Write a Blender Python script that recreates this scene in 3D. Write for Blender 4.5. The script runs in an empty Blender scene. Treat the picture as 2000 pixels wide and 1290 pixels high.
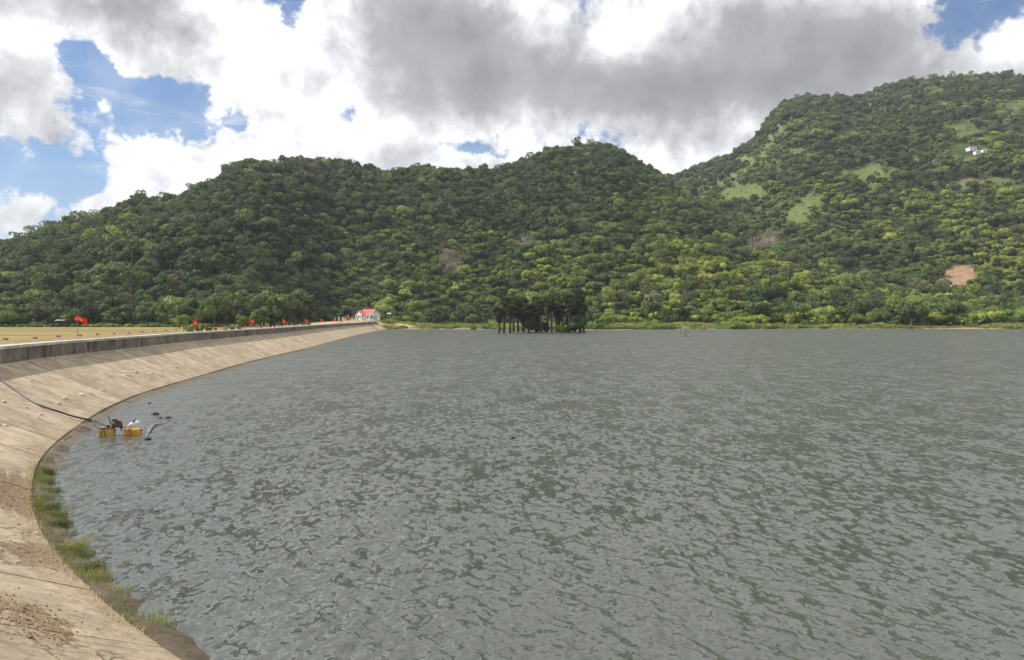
import bpy, math, random
import numpy as np
from mathutils import Vector, Matrix
R = math.radians
rng = np.random.default_rng(7)
random.seed(7)
S = bpy.context.scene
COL = S.collection
CZ = 4.5                 # eye height above the water
F = 1556.0               # focal length in photo pixels (2000 wide)
HY = 622.0               # horizon row of the photo

# ------------------------------------------------------------------ camera
cam = bpy.data.cameras.new('camera'); co = bpy.data.objects.new('camera', cam); COL.objects.link(co)
co.location = (0, 0, CZ); co.rotation_euler = (R(90), 0, 0)
cam.sensor_width = 36; cam.lens = 36 * F / 2000; cam.shift_y = (HY - 645) / 2000
cam.clip_start = 0.1; cam.clip_end = 20000
S.camera = co
# ------------------------------------------------------------------ sun + exposure
SUN_AZ, SUN_EL = R(-86), R(47)     # azimuth from +Y, negative = left
sd = Vector((math.sin(SUN_AZ) * math.cos(SUN_EL), math.cos(SUN_AZ) * math.cos(SUN_EL), math.sin(SUN_EL)))
sl = bpy.data.lights.new('sun', 'SUN'); so = bpy.data.objects.new('sun', sl); COL.objects.link(so)
sl.energy = 4.9; sl.angle = R(0.5); sl.color = (1.0, 0.95, 0.87)
so.rotation_euler = sd.to_track_quat('Z', 'Y').to_euler(); so.location = (-200, 0, 300)
S.view_settings.view_transform = 'Standard'; S.view_settings.look = 'None'
S.view_settings.gamma = 1; S.view_settings.use_curve_mapping = False; S.view_settings.exposure = 0.15

# ------------------------------------------------------------------ node helper
class NT:
    def __init__(s, tree): s.t = tree; s.n = tree.nodes; s.l = tree.links
    def a(s, typ, **kw):
        n = s.n.new(typ)
        for k, v in kw.items(): setattr(n, k, v)
        return n
    def put(s, sock, v):
        if v is None: return
        if isinstance(v, bpy.types.NodeSocket): s.l.new(v, sock)
        else:
            if isinstance(v, (tuple, list)) and len(v) == 3 and sock.type == 'RGBA': v = (*v, 1)
            sock.default_value = v
    def m(s, op, a, b=None, c=None, clamp=False):
        n = s.a('ShaderNodeMath', operation=op, use_clamp=clamp)
        for i, v in enumerate((a, b, c)): s.put(n.inputs[i], v)
        return n.outputs[0]
    def v(s, op, a, b=None, scale=None):
        n = s.a('ShaderNodeVectorMath', operation=op)
        s.put(n.inputs[0], a)
        if b is not None: s.put(n.inputs[1], b)
        if scale is not None: s.put(n.inputs['Scale'], scale)
        return n.outputs['Value'] if op in ('DOT_PRODUCT', 'LENGTH', 'DISTANCE') else n.outputs[0]
    def mix(s, f, a, b, mode='MIX'):
        n = s.a('ShaderNodeMix', data_type='RGBA', blend_type=mode)
        s.put(n.inputs[0], f); s.put(n.inputs[6], a); s.put(n.inputs[7], b)
        return n.outputs[2]
    def mr(s, x, a, b, c=0.0, d=1.0, smooth=True):
        n = s.a('ShaderNodeMapRange', interpolation_type='SMOOTHSTEP' if smooth else 'LINEAR')
        for i, v in enumerate((x, a, b, c, d)): s.put(n.inputs[i], v)
        return n.outputs[0]
    def noise(s, vec, scale, detail=4, rough=0.5, dist=0.0, lac=2.0):
        n = s.a('ShaderNodeTexNoise')
        s.put(n.inputs['Vector'], vec); s.put(n.inputs['Scale'], scale); s.put(n.inputs['Detail'], detail)
        s.put(n.inputs['Roughness'], rough); s.put(n.inputs['Distortion'], dist); s.put(n.inputs['Lacunarity'], lac)
        return n
    def mapping(s, vec, scale=(1, 1, 1), loc=(0, 0, 0), rot=(0, 0, 0)):
        n = s.a('ShaderNodeMapping'); s.put(n.inputs[0], vec)
        n.inputs[1].default_value = loc; n.inputs[2].default_value = rot; n.inputs[3].default_value = scale
        return n.outputs[0]
    def comb(s, x, y, z):
        n = s.a('ShaderNodeCombineXYZ')
        for i, v in enumerate((x, y, z)): s.put(n.inputs[i], v)
        return n.outputs[0]

# ------------------------------------------------------------------ sky
world = bpy.data.worlds.new('World'); S.world = world; world.use_nodes = True
W = NT(world.node_tree); W.n.clear()
sky = W.a('ShaderNodeTexSky', sky_type='NISHITA'); sky.sun_disc = False
sky.sun_elevation = SUN_EL; sky.sun_rotation = SUN_AZ; sky.altitude = 100; sky.air_density = 1.0; sky.dust_density = 0.6; sky.ozone_density = 2.0
dirv = W.a('ShaderNodeTexCoord').outputs['Generated']
dirv = W.v('NORMALIZE', dirv)
sep = W.a('ShaderNodeSeparateXYZ'); W.put(sep.inputs[0], dirv)
az = W.m('ARCTAN2', sep.outputs[0], sep.outputs[1])
el = W.m('ARCSINE', sep.outputs[2])
P0 = W.comb(az, el, 0.0)
w1 = W.noise(dirv, 5.0, 5, 0.6)
w2 = W.noise(dirv, 22.0, 4, 0.6)
warp = W.v('SCALE', W.v('SUBTRACT', w1.outputs['Color'], (0.5, 0.5, 0.5)), scale=0.11)
warp2 = W.v('SCALE', W.v('SUBTRACT', w2.outputs['Color'], (0.5, 0.5, 0.5)), scale=0.045)
P = W.v('ADD', W.v('ADD', P0, warp), warp2)
P = W.v('MULTIPLY', P, (1, 1, 0))
def px2ang(px, py):
    x = (px - 1000) / F; z = (HY - py) / F
    return math.atan2(x, 1), math.atan2(z, math.hypot(x, 1))
def gauss(px, py, rx, ry, p=P, rot=0):
    a, e = px2ang(px, py)
    d = W.v('SUBTRACT', p, (a, e, 0))
    if rot:
        d = W.mapping(d, rot=(0, 0, -R(rot)))
    d = W.v('MULTIPLY', d, (F / rx, F / ry, 0))
    return W.m('EXPONENT', W.m('MULTIPLY', W.v('DOT_PRODUCT', d, d), -1.0))
def gsum(lst, p=P):
    acc = None
    for g in lst:
        v = W.m('MULTIPLY', gauss(*g[:4], p=p, rot=(g[5] if len(g) > 5 else 0)), g[4])
        acc = v if acc is None else W.m('ADD', acc, v)
    return acc
# blue openings in the cloud cover
holes = gsum([(275, 185, 112, 66, 1.1, -22), (230, 150, 60, 40, .4), (190, 215, 60, 62, .8), (372, 222, 56, 44, .6), (140, 150, 50, 50, .5), (120, 120, 60, 60, .7), (80, 300, 110, 62, .9, -20), (60, 345, 80, 35, .8), (470, 232, 44, 24, 1.1),
              (702, 245, 44, 34, 1.3), (535, 8, 50, 60, 1.5), (1880, 22, 110, 62, 1.3, 18), (930, 300, 110, 20, .85),
              (20, 470, 120, 40, .5), (1080, 272, 150, 18, .55), (1990, 110, 90, 18, .35), (1320, 270, 60, 14, .3), (1820, 120, 60, 16, .3), (-250, 150, 200, 150, .9), (2300, 200, 200, 120, .8)])
bumps = gsum([(900, 110, 240, 90, .6), (1290, 150, 330, 90, .6), (1600, 120, 160, 80, .4), (110, 15, 190, 42, 1.0), (370, 95, 130, 55, .9, -25), (40, 190, 90, 70, .8, -20), (170, 215, 60, 40, .6, -35), (430, 45, 90, 50, .5), (600, 130, 120, 160, .7), (225, 125, 45, 28, .5), (350, 300, 140, 42, .6, 12), (800, 272, 90, 45, .6), (1430, 255, 80, 50, .5), (40, 120, 60, 60, .5), (90, 265, 70, 30, .6), (950, 325, 40, 18, .7),
              (180, 370, 140, 40, .5, 15), (250, 100, 70, 45, .55, -30)])
cn = W.noise(dirv, 4.0, 9, 0.55, 0.35)
cn2 = W.noise(dirv, 10.0, 10, 0.60, 0.1)
dens = W.m('ADD', W.m('MULTIPLY', W.m('SUBTRACT', cn.outputs[0], 0.5), 1.1), W.m('MULTIPLY', W.m('SUBTRACT', cn2.outputs[0], 0.5), 3.3))
cn3 = W.noise(dirv, 34.0, 8, 0.62, 0.4)
dens = W.m('ADD', dens, W.m('MULTIPLY', W.m('SUBTRACT', cn3.outputs[0], 0.5), 1.7))
dens = W.m('ADD', W.m('ADD', dens, 0.56), W.m('MULTIPLY', W.m('SUBTRACT', bumps, holes), 0.82))
mask = W.mr(dens, -0.20, 0.30)
wisp = W.noise(W.mapping(dirv, (3, 3, 14), rot=(0.2, 0.1, 0)), 2.2, 7, 0.65, 0.8)
mask = W.m('MAXIMUM', mask, W.mr(wisp.outputs[0], 0.50, 0.74, 0.03, 0.5))
# thickness shading: grey undersides, bright sunlit heads
grey = gsum([(880, 115, 180, 95, .50), (1300, 180, 330, 62, .66), (1640, 140, 200, 70, .42), (1560, 30, 120, 50, .3), (150, 8, 190, 36, .30), (820, 40, 150, 50, .35),
             (620, 150, 90, 60, .12), (90, 190, 80, 55, .08), (1700, 60, 150, 40, .25), (1320, 70, 130, 40, .22)])
lite = gsum([(590, 110, 130, 150, .42), (620, 260, 120, 60, .12), (300, 60, 200, 60, .12), (1120, 70, 130, 50, .5), (1435, 252, 75, 45, .55), (380, 300, 160, 55, .22), (800, 275, 90, 40, .3), (1650, 35, 90, 30, .2)])
sn = W.noise(W.v('ADD', dirv, (0.03, 0.0, -0.03)), 7.5, 8, 0.6, 0.4)
sn3 = W.noise(dirv, 20.0, 6, 0.62)
calm_ = W.mr(grey, 0.15, 0.55, 1.0, 0.38)
tone = W.m('ADD', W.m('SUBTRACT', 0.77, grey), W.m('MULTIPLY', W.m('MULTIPLY', W.m('SUBTRACT', sn.outputs[0], 0.5), 0.95), calm_))
tone = W.m('ADD', tone, W.m('MULTIPLY', W.m('MULTIPLY', W.m('SUBTRACT', sn3.outputs[0], 0.5), 0.42), calm_))
off_ = (-0.030, 0.0, 0.030)      # towards the sun: lit sides and shaded sides of the billows
b1 = W.noise(W.v('ADD', dirv, off_), 10.0, 5, 0.60, 0.1); b0 = W.noise(dirv, 10.0, 5, 0.60, 0.1)
emb_ = W.m('MULTIPLY', W.m('SUBTRACT', b0.outputs[0], b1.outputs[0]), 2.0)
tone = W.m('ADD', tone, W.m('MULTIPLY', emb_, calm_))
edge = W.mr(dens, 0.1, 1.1, 0.16, -0.06)
tone = W.m('SUBTRACT', W.m('ADD', W.m('ADD', tone, lite), edge), W.mr(el, 0.6, 1.2, 0.0, 0.25))   # unseen overhead cloud greyed to lower ambient light and water reflections
ramp = W.a('ShaderNodeValToRGB'); W.put(ramp.inputs[0], tone)
cr = ramp.color_ramp; cr.elements[0].position = 0.0; cr.elements[0].color = (0.25, 0.248, 0.255, 1)
cr.elements[1].position = 1.0; cr.elements[1].color = (0.90, 0.90, 0.915, 1)
e = cr.elements.new(0.35); e.color = (0.37, 0.366, 0.374, 1)
e = cr.elements.new(0.72); e.color = (0.62, 0.625, 0.64, 1)
bgS = W.a('ShaderNodeBackground'); W.put(bgS.inputs[0], W.mix(1.0, sky.outputs[0], (0.66, 0.93, 1.22), 'MULTIPLY')); bgS.inputs[1].default_value = 0.085
bgC = W.a('ShaderNodeBackground'); W.put(bgC.inputs[0], ramp.outputs[0]); bgC.inputs[1].default_value = 1.17
veil = W.mr(el, -0.02, 0.22, 0.42, 0.0)
mask = W.m('MAXIMUM', mask, W.m('MULTIPLY', W.mr(cn2.outputs[0], 0.35, 0.7, 0.08, 0.45), W.mr(el, 0.35, 0.0, 0.45, 1.0)))
mask = W.m('MAXIMUM', mask, veil)
mx = W.a('ShaderNodeMixShader'); W.put(mx.inputs[0], mask); W.l.new(bgS.outputs[0], mx.inputs[1]); W.l.new(bgC.outputs[0], mx.inputs[2])
wo = W.a('ShaderNodeOutputWorld'); W.l.new(mx.outputs[0], wo.inputs[0])
world.cycles.sampling_method = 'MANUAL'; world.cycles.sample_map_resolution = 512

# ------------------------------------------------------------------ object helpers
def tag(o, label=None, cat=None, group=None, kind=None):
    if label: o['label'] = label
    if cat: o['category'] = cat
    if group: o['group'] = group
    if kind: o['kind'] = kind
    return o
def empty(name, loc=(0, 0, 0), rz=0, sc=1.0):
    o = bpy.data.objects.new(name, None); COL.objects.link(o)
    o.location = loc; o.rotation_euler = (0, 0, rz); o.scale = (sc, sc, sc); o.empty_display_size = 0.2
    return o
def mesh(name, V, Fc, mats=None, mi=None, smooth=False, uv=None):
    me = bpy.data.meshes.new(name)
    V = np.asarray(V, dtype=np.float32)
    if isinstance(Fc, np.ndarray) and Fc.ndim == 2:
        nf, k = Fc.shape
        me.vertices.add(len(V)); me.vertices.foreach_set('co', V.ravel())
        me.loops.add(nf * k); me.loops.foreach_set('vertex_index', Fc.astype(np.int32).ravel())
        me.polygons.add(nf); me.polygons.foreach_set('loop_start', np.arange(0, nf * k, k, dtype=np.int32))
        me.update(calc_edges=True)
    else:
        me.from_pydata(V.tolist(), [], Fc); me.update()
    if mats:
        for m in (mats if isinstance(mats, (list, tuple)) else [mats]): me.materials.append(m)
    if mi is not None: me.polygons.foreach_set('material_index', np.asarray(mi, dtype=np.int32))
    if smooth: me.polygons.foreach_set('use_smooth', [True] * len(me.polygons))
    if uv is not None:
        lay = me.uv_layers.new(name='su')
        li = np.empty(len(me.loops), dtype=np.int32); me.loops.foreach_get('vertex_index', li)
        lay.data.foreach_set('uv', np.asarray(uv, dtype=np.float32)[li].ravel())
    me.validate(); me.update()
    return me
def obj(name, me, parent=None, loc=None):
    o = bpy.data.objects.new(name, me); COL.objects.link(o)
    if parent: o.parent = parent
    if loc is not None: o.location = loc
    return o
class MB:
    def __init__(s): s.V = []; s.F = []; s.M = []; s.mi = 0
    def quad(s, pts):
        b = len(s.V); s.V += [tuple(p) for p in pts]; s.F.append(tuple(range(b, b + len(pts)))); s.M.append(s.mi)
    def box(s, c, size, rz=0.0, top=None, tilt=None):
        b = len(s.V); x, y, z = [q / 2 for q in size]; tx, ty = top if top else (1, 1)
        M = Matrix.Rotation(rz, 3, 'Z')
        if tilt: M = M @ Matrix.Rotation(tilt[0], 3, 'X') @ Matrix.Rotation(tilt[1], 3, 'Y')
        for sz in (-1, 1):
            for sx, sy in ((-1, -1), (1, -1), (1, 1), (-1, 1)):
                kx, ky = (tx, ty) if sz > 0 else (1, 1)
                s.V.append(tuple(Vector(c) + M @ Vector((sx * x * kx, sy * y * ky, sz * z))))
        for f in ((0, 3, 2, 1), (4, 5, 6, 7), (0, 1, 5, 4), (1, 2, 6, 5), (2, 3, 7, 6), (3, 0, 4, 7)):
            s.F.append(tuple(b + i for i in f)); s.M.append(s.mi)
    def tube(s, pts, rad, n=8, caps=True):
        pts = [Vector(p) for p in pts]
        rad = rad if isinstance(rad, (list, tuple)) else [rad] * len(pts)
        b = len(s.V)
        for i, p in enumerate(pts):
            d = (pts[min(i + 1, len(pts) - 1)] - pts[max(i - 1, 0)]).normalized()
            up = Vector((0, 0, 1)) if abs(d.z) < 0.9 else Vector((1, 0, 0))
            u = d.cross(up).normalized(); w = d.cross(u)
            for k in range(n):
                t = 2 * math.pi * k / n
                s.V.append(tuple(p + (u * math.cos(t) + w * math.sin(t)) * rad[i]))
        for i in range(len(pts) - 1):
            for k in range(n):
                s.F.append((b + i * n + k, b + i * n + (k + 1) % n, b + (i + 1) * n + (k + 1) % n, b + (i + 1) * n + k)); s.M.append(s.mi)
        if caps:
            s.F.append(tuple(b + k for k in range(n))[::-1]); s.M.append(s.mi)
            s.F.append(tuple(b + (len(pts) - 1) * n + k for k in range(n))); s.M.append(s.mi)
    def blob(s, c, r, nu=10, nv=6, noise=0.0, rnd=None):
        b = len(s.V); c = Vector(c); rnd = rnd or random
        r = r if isinstance(r, (tuple, list)) else (r, r, r)
        rows = []
        for j in range(nv + 1):
            ph = math.pi * j / nv; row = []
            cnt = 1 if j in (0, nv) else nu
            for i in range(cnt):
                th = 2 * math.pi * i / nu; k = 1 + noise * (rnd.random() - .5)
                row.append(len(s.V))
                s.V.append((c.x + r[0] * k * math.sin(ph) * math.cos(th), c.y + r[1] * k * math.sin(ph) * math.sin(th), c.z + r[2] * k * math.cos(ph)))
            rows.append(row)
        for j in range(nv):
            A, B = rows[j], rows[j + 1]
            for i in range(nu):
                i2 = (i + 1) % nu
                if len(A) == 1: s.F.append((A[0], B[i], B[i2]))
                elif len(B) == 1: s.F.append((A[i], B[0], A[i2]))
                else: s.F.append((A[i], B[i], B[i2], A[i2]))
                s.M.append(s.mi)
    def mesh(s, name, mats, smooth=False): return mesh(name, s.V, s.F, mats, s.M if isinstance(mats, (list, tuple)) else None, smooth)
    def build(s, name, mats, parent=None, smooth=False, loc=None): return obj(name, s.mesh(name, mats, smooth), parent, loc)

# ------------------------------------------------------------------ materials
def newmat(name):
    m = bpy.data.materials.new(name); m.use_nodes = True; t = NT(m.node_tree)
    p = t.n.get('Principled BSDF')
    return m, t, p
def simple(name, col, rough=0.7, var=0.25, scale=6.0, bump=0.0, spec=0.3, metal=0.0, detail=4):
    m, t, p = newmat(name)
    pos = t.a('ShaderNodeNewGeometry').outputs['Position']
    n = t.noise(pos, scale, detail, 0.6)
    f = t.mr(n.outputs[0], 0.25, 0.75, 1 - var, 1 + var * 0.7, smooth=False)
    t.put(p.inputs['Base Color'], t.v('SCALE', t.mix(0.0, col, col), scale=f))
    p.inputs['Roughness'].default_value = rough; p.inputs['Specular IOR Level'].default_value = spec; p.inputs['Metallic'].default_value = metal
    if bump:
        b = t.a('ShaderNodeBump'); b.inputs['Strength'].default_value = 0.5; b.inputs['Distance'].default_value = bump
        t.put(b.inputs['Height'], n.outputs[0]); t.put(p.inputs['Normal'], b.outputs[0])
    return m
def leafmat(name, col, col2, trans=0.25, spread=0.03):
    m, t, p = newmat(name)
    oi = t.a('ShaderNodeObjectInfo')
    ln = t.noise(oi.outputs['Location'], spread, 3, 0.6)
    f = t.m('ADD', t.mr(ln.outputs[0], 0.3, 0.7, 0, 0.8), t.m('MULTIPLY', t.m('SUBTRACT', oi.outputs['Random'], 0.5), 0.7), clamp=True)
    c = t.mix(f, col, col2)
    pos = t.a('ShaderNodeNewGeometry').outputs['Position']
    pn = t.noise(pos, 1.1, 4, 0.7)
    k = t.m('MULTIPLY', t.mr(pn.outputs[0], 0.3, 0.7, 0.55, 1.6, smooth=False), t.mr(t.m('FRACT', t.m('MULTIPLY', oi.outputs['Random'], 7.31)), 0, 1, 0.72, 1.38, smooth=False))
    c = t.v('SCALE', c, scale=k)
    t.put(p.inputs['Base Color'], c)
    p.inputs['Roughness'].default_value = 0.6; p.inputs['Specular IOR Level'].default_value = 0.22
    tr = t.a('ShaderNodeBsdfTranslucent'); t.put(tr.inputs[0], t.mix(1.0, c, (1.15, 1.3, 0.5), 'MULTIPLY'))
    mxs = t.a('ShaderNodeMixShader'); mxs.inputs[0].default_value = trans
    t.l.new(p.outputs[0], mxs.inputs[1]); t.l.new(tr.outputs[0], mxs.inputs[2])
    t.l.new(mxs.outputs[0], t.n['Material Output'].inputs[0])
    return m
M = {}
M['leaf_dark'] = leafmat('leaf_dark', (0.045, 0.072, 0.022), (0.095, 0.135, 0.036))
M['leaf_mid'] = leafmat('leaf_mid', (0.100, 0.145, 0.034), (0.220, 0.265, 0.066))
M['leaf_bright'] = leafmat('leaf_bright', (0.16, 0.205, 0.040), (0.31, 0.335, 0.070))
M['leaf_olive'] = leafmat('leaf_olive', (0.085, 0.105, 0.048), (0.135, 0.150, 0.075))
M['leaf_palm'] = leafmat('leaf_palm', (0.058, 0.074, 0.036), (0.120, 0.135, 0.064), trans=0.15, spread=.4)
M['leaf_banana'] = leafmat('leaf_banana', (0.13, 0.20, 0.05), (0.22, 0.29, 0.09))
M['grass'] = leafmat('grass', (0.17, 0.22, 0.06), (0.27, 0.30, 0.10))
M['dry'] = leafmat('dry_leaves', (0.20, 0.16, 0.10), (0.34, 0.27, 0.16), trans=0.1)
M['dead_skirt'] = leafmat('dead_palm_leaves', (0.045, 0.037, 0.028), (0.085, 0.068, 0.05), trans=0.05)
M['bark'] = simple('bark', (0.13, 0.11, 0.09), 0.85, 0.4, 3.0)
M['bark_dark'] = simple('bark_dark', (0.07, 0.06, 0.05), 0.85, 0.4, 3.0)
M['dead_wood'] = simple('dead_wood', (0.42, 0.38, 0.33), 0.85, 0.3, 5.0)
M['white_paint'] = simple('white_paint', (0.80, 0.79, 0.76), 0.6, 0.08, 1.5)
M['cream'] = simple('cream_plaster', (0.78, 0.74, 0.66), 0.7, 0.1, 1.2)
M['roof_red'] = simple('red_sheet_roof', (0.62, 0.15, 0.12), 0.45, 0.15, 1.0)
M['pane'] = simple('window_glass', (0.10, 0.13, 0.15), 0.12, 0.1, 1.0, spec=0.6)
M['door_paint'] = simple('door_paint', (0.42, 0.47, 0.47), 0.5, 0.1, 1.0)
M['iron'] = simple('grey_roof_sheet', (0.34, 0.35, 0.36), 0.4, 0.15, 2.0)
M['flag'] = simple('red_cloth', (0.72, 0.025, 0.015), 0.75, 0.12, 6.0)
M['star'] = simple('yellow_cloth', (0.85, 0.62, 0.03), 0.75, 0.08, 6.0)
M['pole'] = simple('bamboo', (0.28, 0.19, 0.10), 0.7, 0.3, 8.0)
M['mark_red'] = simple('faded_red_paint', (0.52, 0.13, 0.11), 0.8, 0.35, 9.0)
M['mark_white'] = simple('faded_white_paint', (0.66, 0.63, 0.58), 0.8, 0.2, 9.0)
M['rubber'] = simple('black_rubber', (0.035, 0.037, 0.045), 0.38, 0.2, 6.0, spec=0.5)
M['can'] = simple('yellow_plastic', (0.66, 0.34, 0.045), 0.42, 0.22, 9.0, spec=0.45)
M['can2'] = simple('old_yellow_plastic', (0.52, 0.36, 0.10), 0.5, 0.3, 9.0, spec=0.4)
M['strap'] = simple('brown_strap', (0.10, 0.045, 0.03), 0.7, 0.3, 20.0)
M['engine'] = simple('rusty_engine', (0.11, 0.045, 0.04), 0.5, 0.6, 18.0, spec=0.5)
M['steel'] = simple('worn_steel', (0.35, 0.33, 0.33), 0.4, 0.3, 14.0, metal=0.6)
M['board'] = simple('old_board', (0.30, 0.22, 0.18), 0.8, 0.3, 9.0)
M['bottle'] = simple('white_plastic', (0.80, 0.81, 0.83), 0.35, 0.05, 6.0)
M['hose_grey'] = simple('grey_flat_hose', (0.20, 0.21, 0.22), 0.5, 0.25, 8.0)
M['wet_rock'] = simple('wet_black_rock', (0.022, 0.020, 0.020), 0.3, 0.4, 6.0, 0.02, spec=0.5)
M['stone'] = simple('pale_stone', (0.62, 0.55, 0.44), 0.85, 0.25, 12.0)
M['straw'] = simple('straw_litter', (0.34, 0.25, 0.15), 0.85, 0.5, 14.0)

def concrete(name, base, dark, slope=True):
    m, t, p = newmat(name)
    uv = t.a('ShaderNodeUVMap'); uv.uv_map = 'su'
    uvv = uv.outputs[0]
    geo = t.a('ShaderNodeNewGeometry'); pos = geo.outputs['Position']
    oi = t.a('ShaderNodeObjectInfo')
    big = t.noise(t.mapping(uvv, (0.35, 0.5, 1)), 1.0, 5, 0.6, 0.6)
    streak = t.noise(t.mapping(uvv, (2.6, 0.28, 1) if slope else (1.1, 0.25, 1)), 1.0, 6, 0.7, 0.6)
    streak2 = t.noise(t.mapping(uvv, (6.5, 0.9, 1), loc=(7, 3, 0)), 1.0, 5, 0.6, 0.2)
    fine = t.noise(pos, 14.0, 6, 0.7)
    c = t.mix(t.mr(big.outputs[0], 0.3, 0.7), base, tuple(q * 0.80 for q in base))
    c = t.mix(t.mr(streak.outputs[0], 0.50, 0.66, 0, 0.95), c, dark)
    c = t.mix(t.mr(streak2.outputs[0], 0.58, 0.72, 0, 0.55), c, tuple(q * 0.7 for q in dark))
    c = t.mix(t.mr(streak2.outputs[0], 0.42, 0.27, 0, 0.35), c, tuple(min(1, q * 1.25) for q in base))
    c = t.v('SCALE', c, scale=t.mr(oi.outputs['Random'], 0, 1, 0.90, 1.07, smooth=False))
    c = t.v('SCALE', c, scale=t.mr(fine.outputs[0], 0.3, 0.7, 0.86, 1.12, smooth=False))
    stain = t.noise(t.mapping(uvv, (0.8, 0.9, 1), loc=(3, 9, 0)), 1.0, 8, 0.72, 0.8)
    c = t.v('SCALE', c, scale=t.mr(stain.outputs[0], 0.36, 0.66, 1.10, 0.70))
    vo = t.a('ShaderNodeTexVoronoi', feature='DISTANCE_TO_EDGE'); wv = t.v('ADD', uvv, t.v('SCALE', t.noise(uvv, 2.5, 5, 0.7).outputs['Color'], scale=0.55)); t.put(vo.inputs['Vector'], wv); vo.inputs['Scale'].default_value = 0.42
    crk = t.m('MULTIPLY', t.mr(vo.outputs['Distance'], 0.004, 0.011, 1, 0), t.mr(t.noise(uvv, 0.6, 3, 0.5).outputs[0], 0.50, 0.58))
    c = t.mix(t.m('MULTIPLY', crk, 0.75), c, (0.07, 0.055, 0.04))
    # little dark pits and clods of dirt lying in the surface
    pit = t.noise(t.mapping(uvv, (5, 2.2, 1)), 1.6, 3, 0.55, 0.3)
    c = t.mix(t.mr(pit.outputs[0], 0.67, 0.73, 0, 0.75), c, (0.12, 0.09, 0.06))
    if slope:
        # washed-up dirt by the near bend: patches measured along (s) and up (u) the slope
        sx = t.a('ShaderNodeSeparateXYZ'); t.put(sx.inputs[0], uvv)
        tot = None
        for (s0, u0, rs, ru, wgt) in DIRT:
            ds = t.m('DIVIDE', t.m('SUBTRACT', sx.outputs[0], s0), rs); du = t.m('DIVIDE', t.m('SUBTRACT', sx.outputs[1], u0), ru)
            g = t.m('MULTIPLY', t.m('EXPONENT', t.m('MULTIPLY', t.m('ADD', t.m('MULTIPLY', ds, ds), t.m('MULTIPLY', du, du)), -1.0)), wgt)
            tot = g if tot is None else t.m('ADD', tot, g)
        dn = t.noise(t.mapping(uvv, (1.7, 4.2, 1)), 1.3, 8, 0.72, 0.5)
        df = t.mr(t.m('ADD', tot, t.m('MULTIPLY', t.m('SUBTRACT', dn.outputs[0], 0.5), 2.4)), 0.42, 0.75)
        dcol = t.mix(t.mr(fine.outputs[0], 0.35, 0.65), (0.13, 0.085, 0.05), (0.30, 0.215, 0.135))
        c = t.mix(df, c, dcol)
        # silt and wet algae line just above the water
        wz = t.a('ShaderNodeSeparateXYZ'); t.put(wz.inputs[0], pos)
        wn = t.noise(pos, 1.1, 5, 0.6)
        lev = t.m('ADD', wz.outputs[2], t.m('MULTIPLY', t.m('SUBTRACT', wn.outputs[0], 0.5), 0.16))
        wet = t.mr(lev, 0.09, 0.20, 1, 0)
        c = t.mix(t.mr(lev, 0.16, 0.42, 0.4, 0), c, (0.33, 0.25, 0.13))
        c = t.mix(t.m('MULTIPLY', wet, 0.85), c, (0.095, 0.072, 0.042))
        t.put(p.inputs['Roughness'], t.mr(wet, 0, 1, 0.85, 0.45))
    else: p.inputs['Roughness'].default_value = 0.88
    t.put(p.inputs['Base Color'], c)
    p.inputs['Specular IOR Level'].default_value = 0.25
    b = t.a('ShaderNodeBump'); b.inputs['Strength'].default_value = 0.6; b.inputs['Distance'].default_value = 0.02
    t.put(b.inputs['Height'], t.m('ADD', t.m('ADD', fine.outputs[0], streak2.outputs[0]), t.m('MULTIPLY', pit.outputs[0], 1.2))); t.put(p.inputs['Normal'], b.outputs[0])
    return m

# ------------------------------------------------------------------ the dam's waterline as a path in the world
def G(px, py, z=0.0):
    Y = (CZ - z) * F / (py - HY); return ((px - 1000) / F * Y, Y)
wl = [(150, -12), (70, -9), (30, -4.5), (12, 1.4), (5, 4.6), (0, 7.4)]
wl += [G(*p) for p in [(380, 1290), (300, 1205), (205, 1135), (130, 1060), (105, 980), (103, 930), (118, 892), (165, 850), (225, 805), (290, 775), (400, 740), (500, 709), (600, 684.5), (700, 656.5)]]
wl += [(-47.2, 290), (-51.8, 338)]
def catmull(pts, step):
    pts = [np.array(p, float) for p in pts]; pts = [2 * pts[0] - pts[1]] + pts + [2 * pts[-1] - pts[-2]]; out = []
    for i in range(1, len(pts) - 2):
        p0, p1, p2, p3 = pts[i - 1:i + 3]; n = max(2, int(np.linalg.norm(p2 - p1) / 0.5))
        t0 = 0; t1 = t0 + np.linalg.norm(p1 - p0) ** .5; t2 = t1 + np.linalg.norm(p2 - p1) ** .5; t3 = t2 + np.linalg.norm(p3 - p2) ** .5
        for t in np.linspace(t1, t2, n, endpoint=False):
            A1 = (t1 - t) / (t1 - t0) * p0 + (t - t0) / (t1 - t0) * p1; A2 = (t2 - t) / (t2 - t1) * p1 + (t - t1) / (t2 - t1) * p2
            A3 = (t3 - t) / (t3 - t2) * p2 + (t - t2) / (t3 - t2) * p3
            B1 = (t2 - t) / (t2 - t0) * A1 + (t - t0) / (t2 - t0) * A2; B2 = (t3 - t) / (t3 - t1) * A2 + (t - t1) / (t3 - t1) * A3
            out.append((t2 - t) / (t2 - t1) * B1 + (t - t1) / (t2 - t1) * B2)
    out.append(pts[-2]); out = np.array(out)
    d = np.r_[0, np.cumsum(np.linalg.norm(np.diff(out, axis=0), axis=1))]
    s = np.arange(0, d[-1], step)
    return np.c_[np.interp(s, d, out[:, 0]), np.interp(s, d, out[:, 1])]
PATH = catmull(wl, 1.0)
for _ in range(12):                       # ease out kinks
    PATH[1:-1] = 0.25 * PATH[:-2] + 0.5 * PATH[1:-1] + 0.25 * PATH[2:]
SL = np.r_[0, np.cumsum(np.linalg.norm(np.diff(PATH, axis=0), axis=1))]
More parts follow.
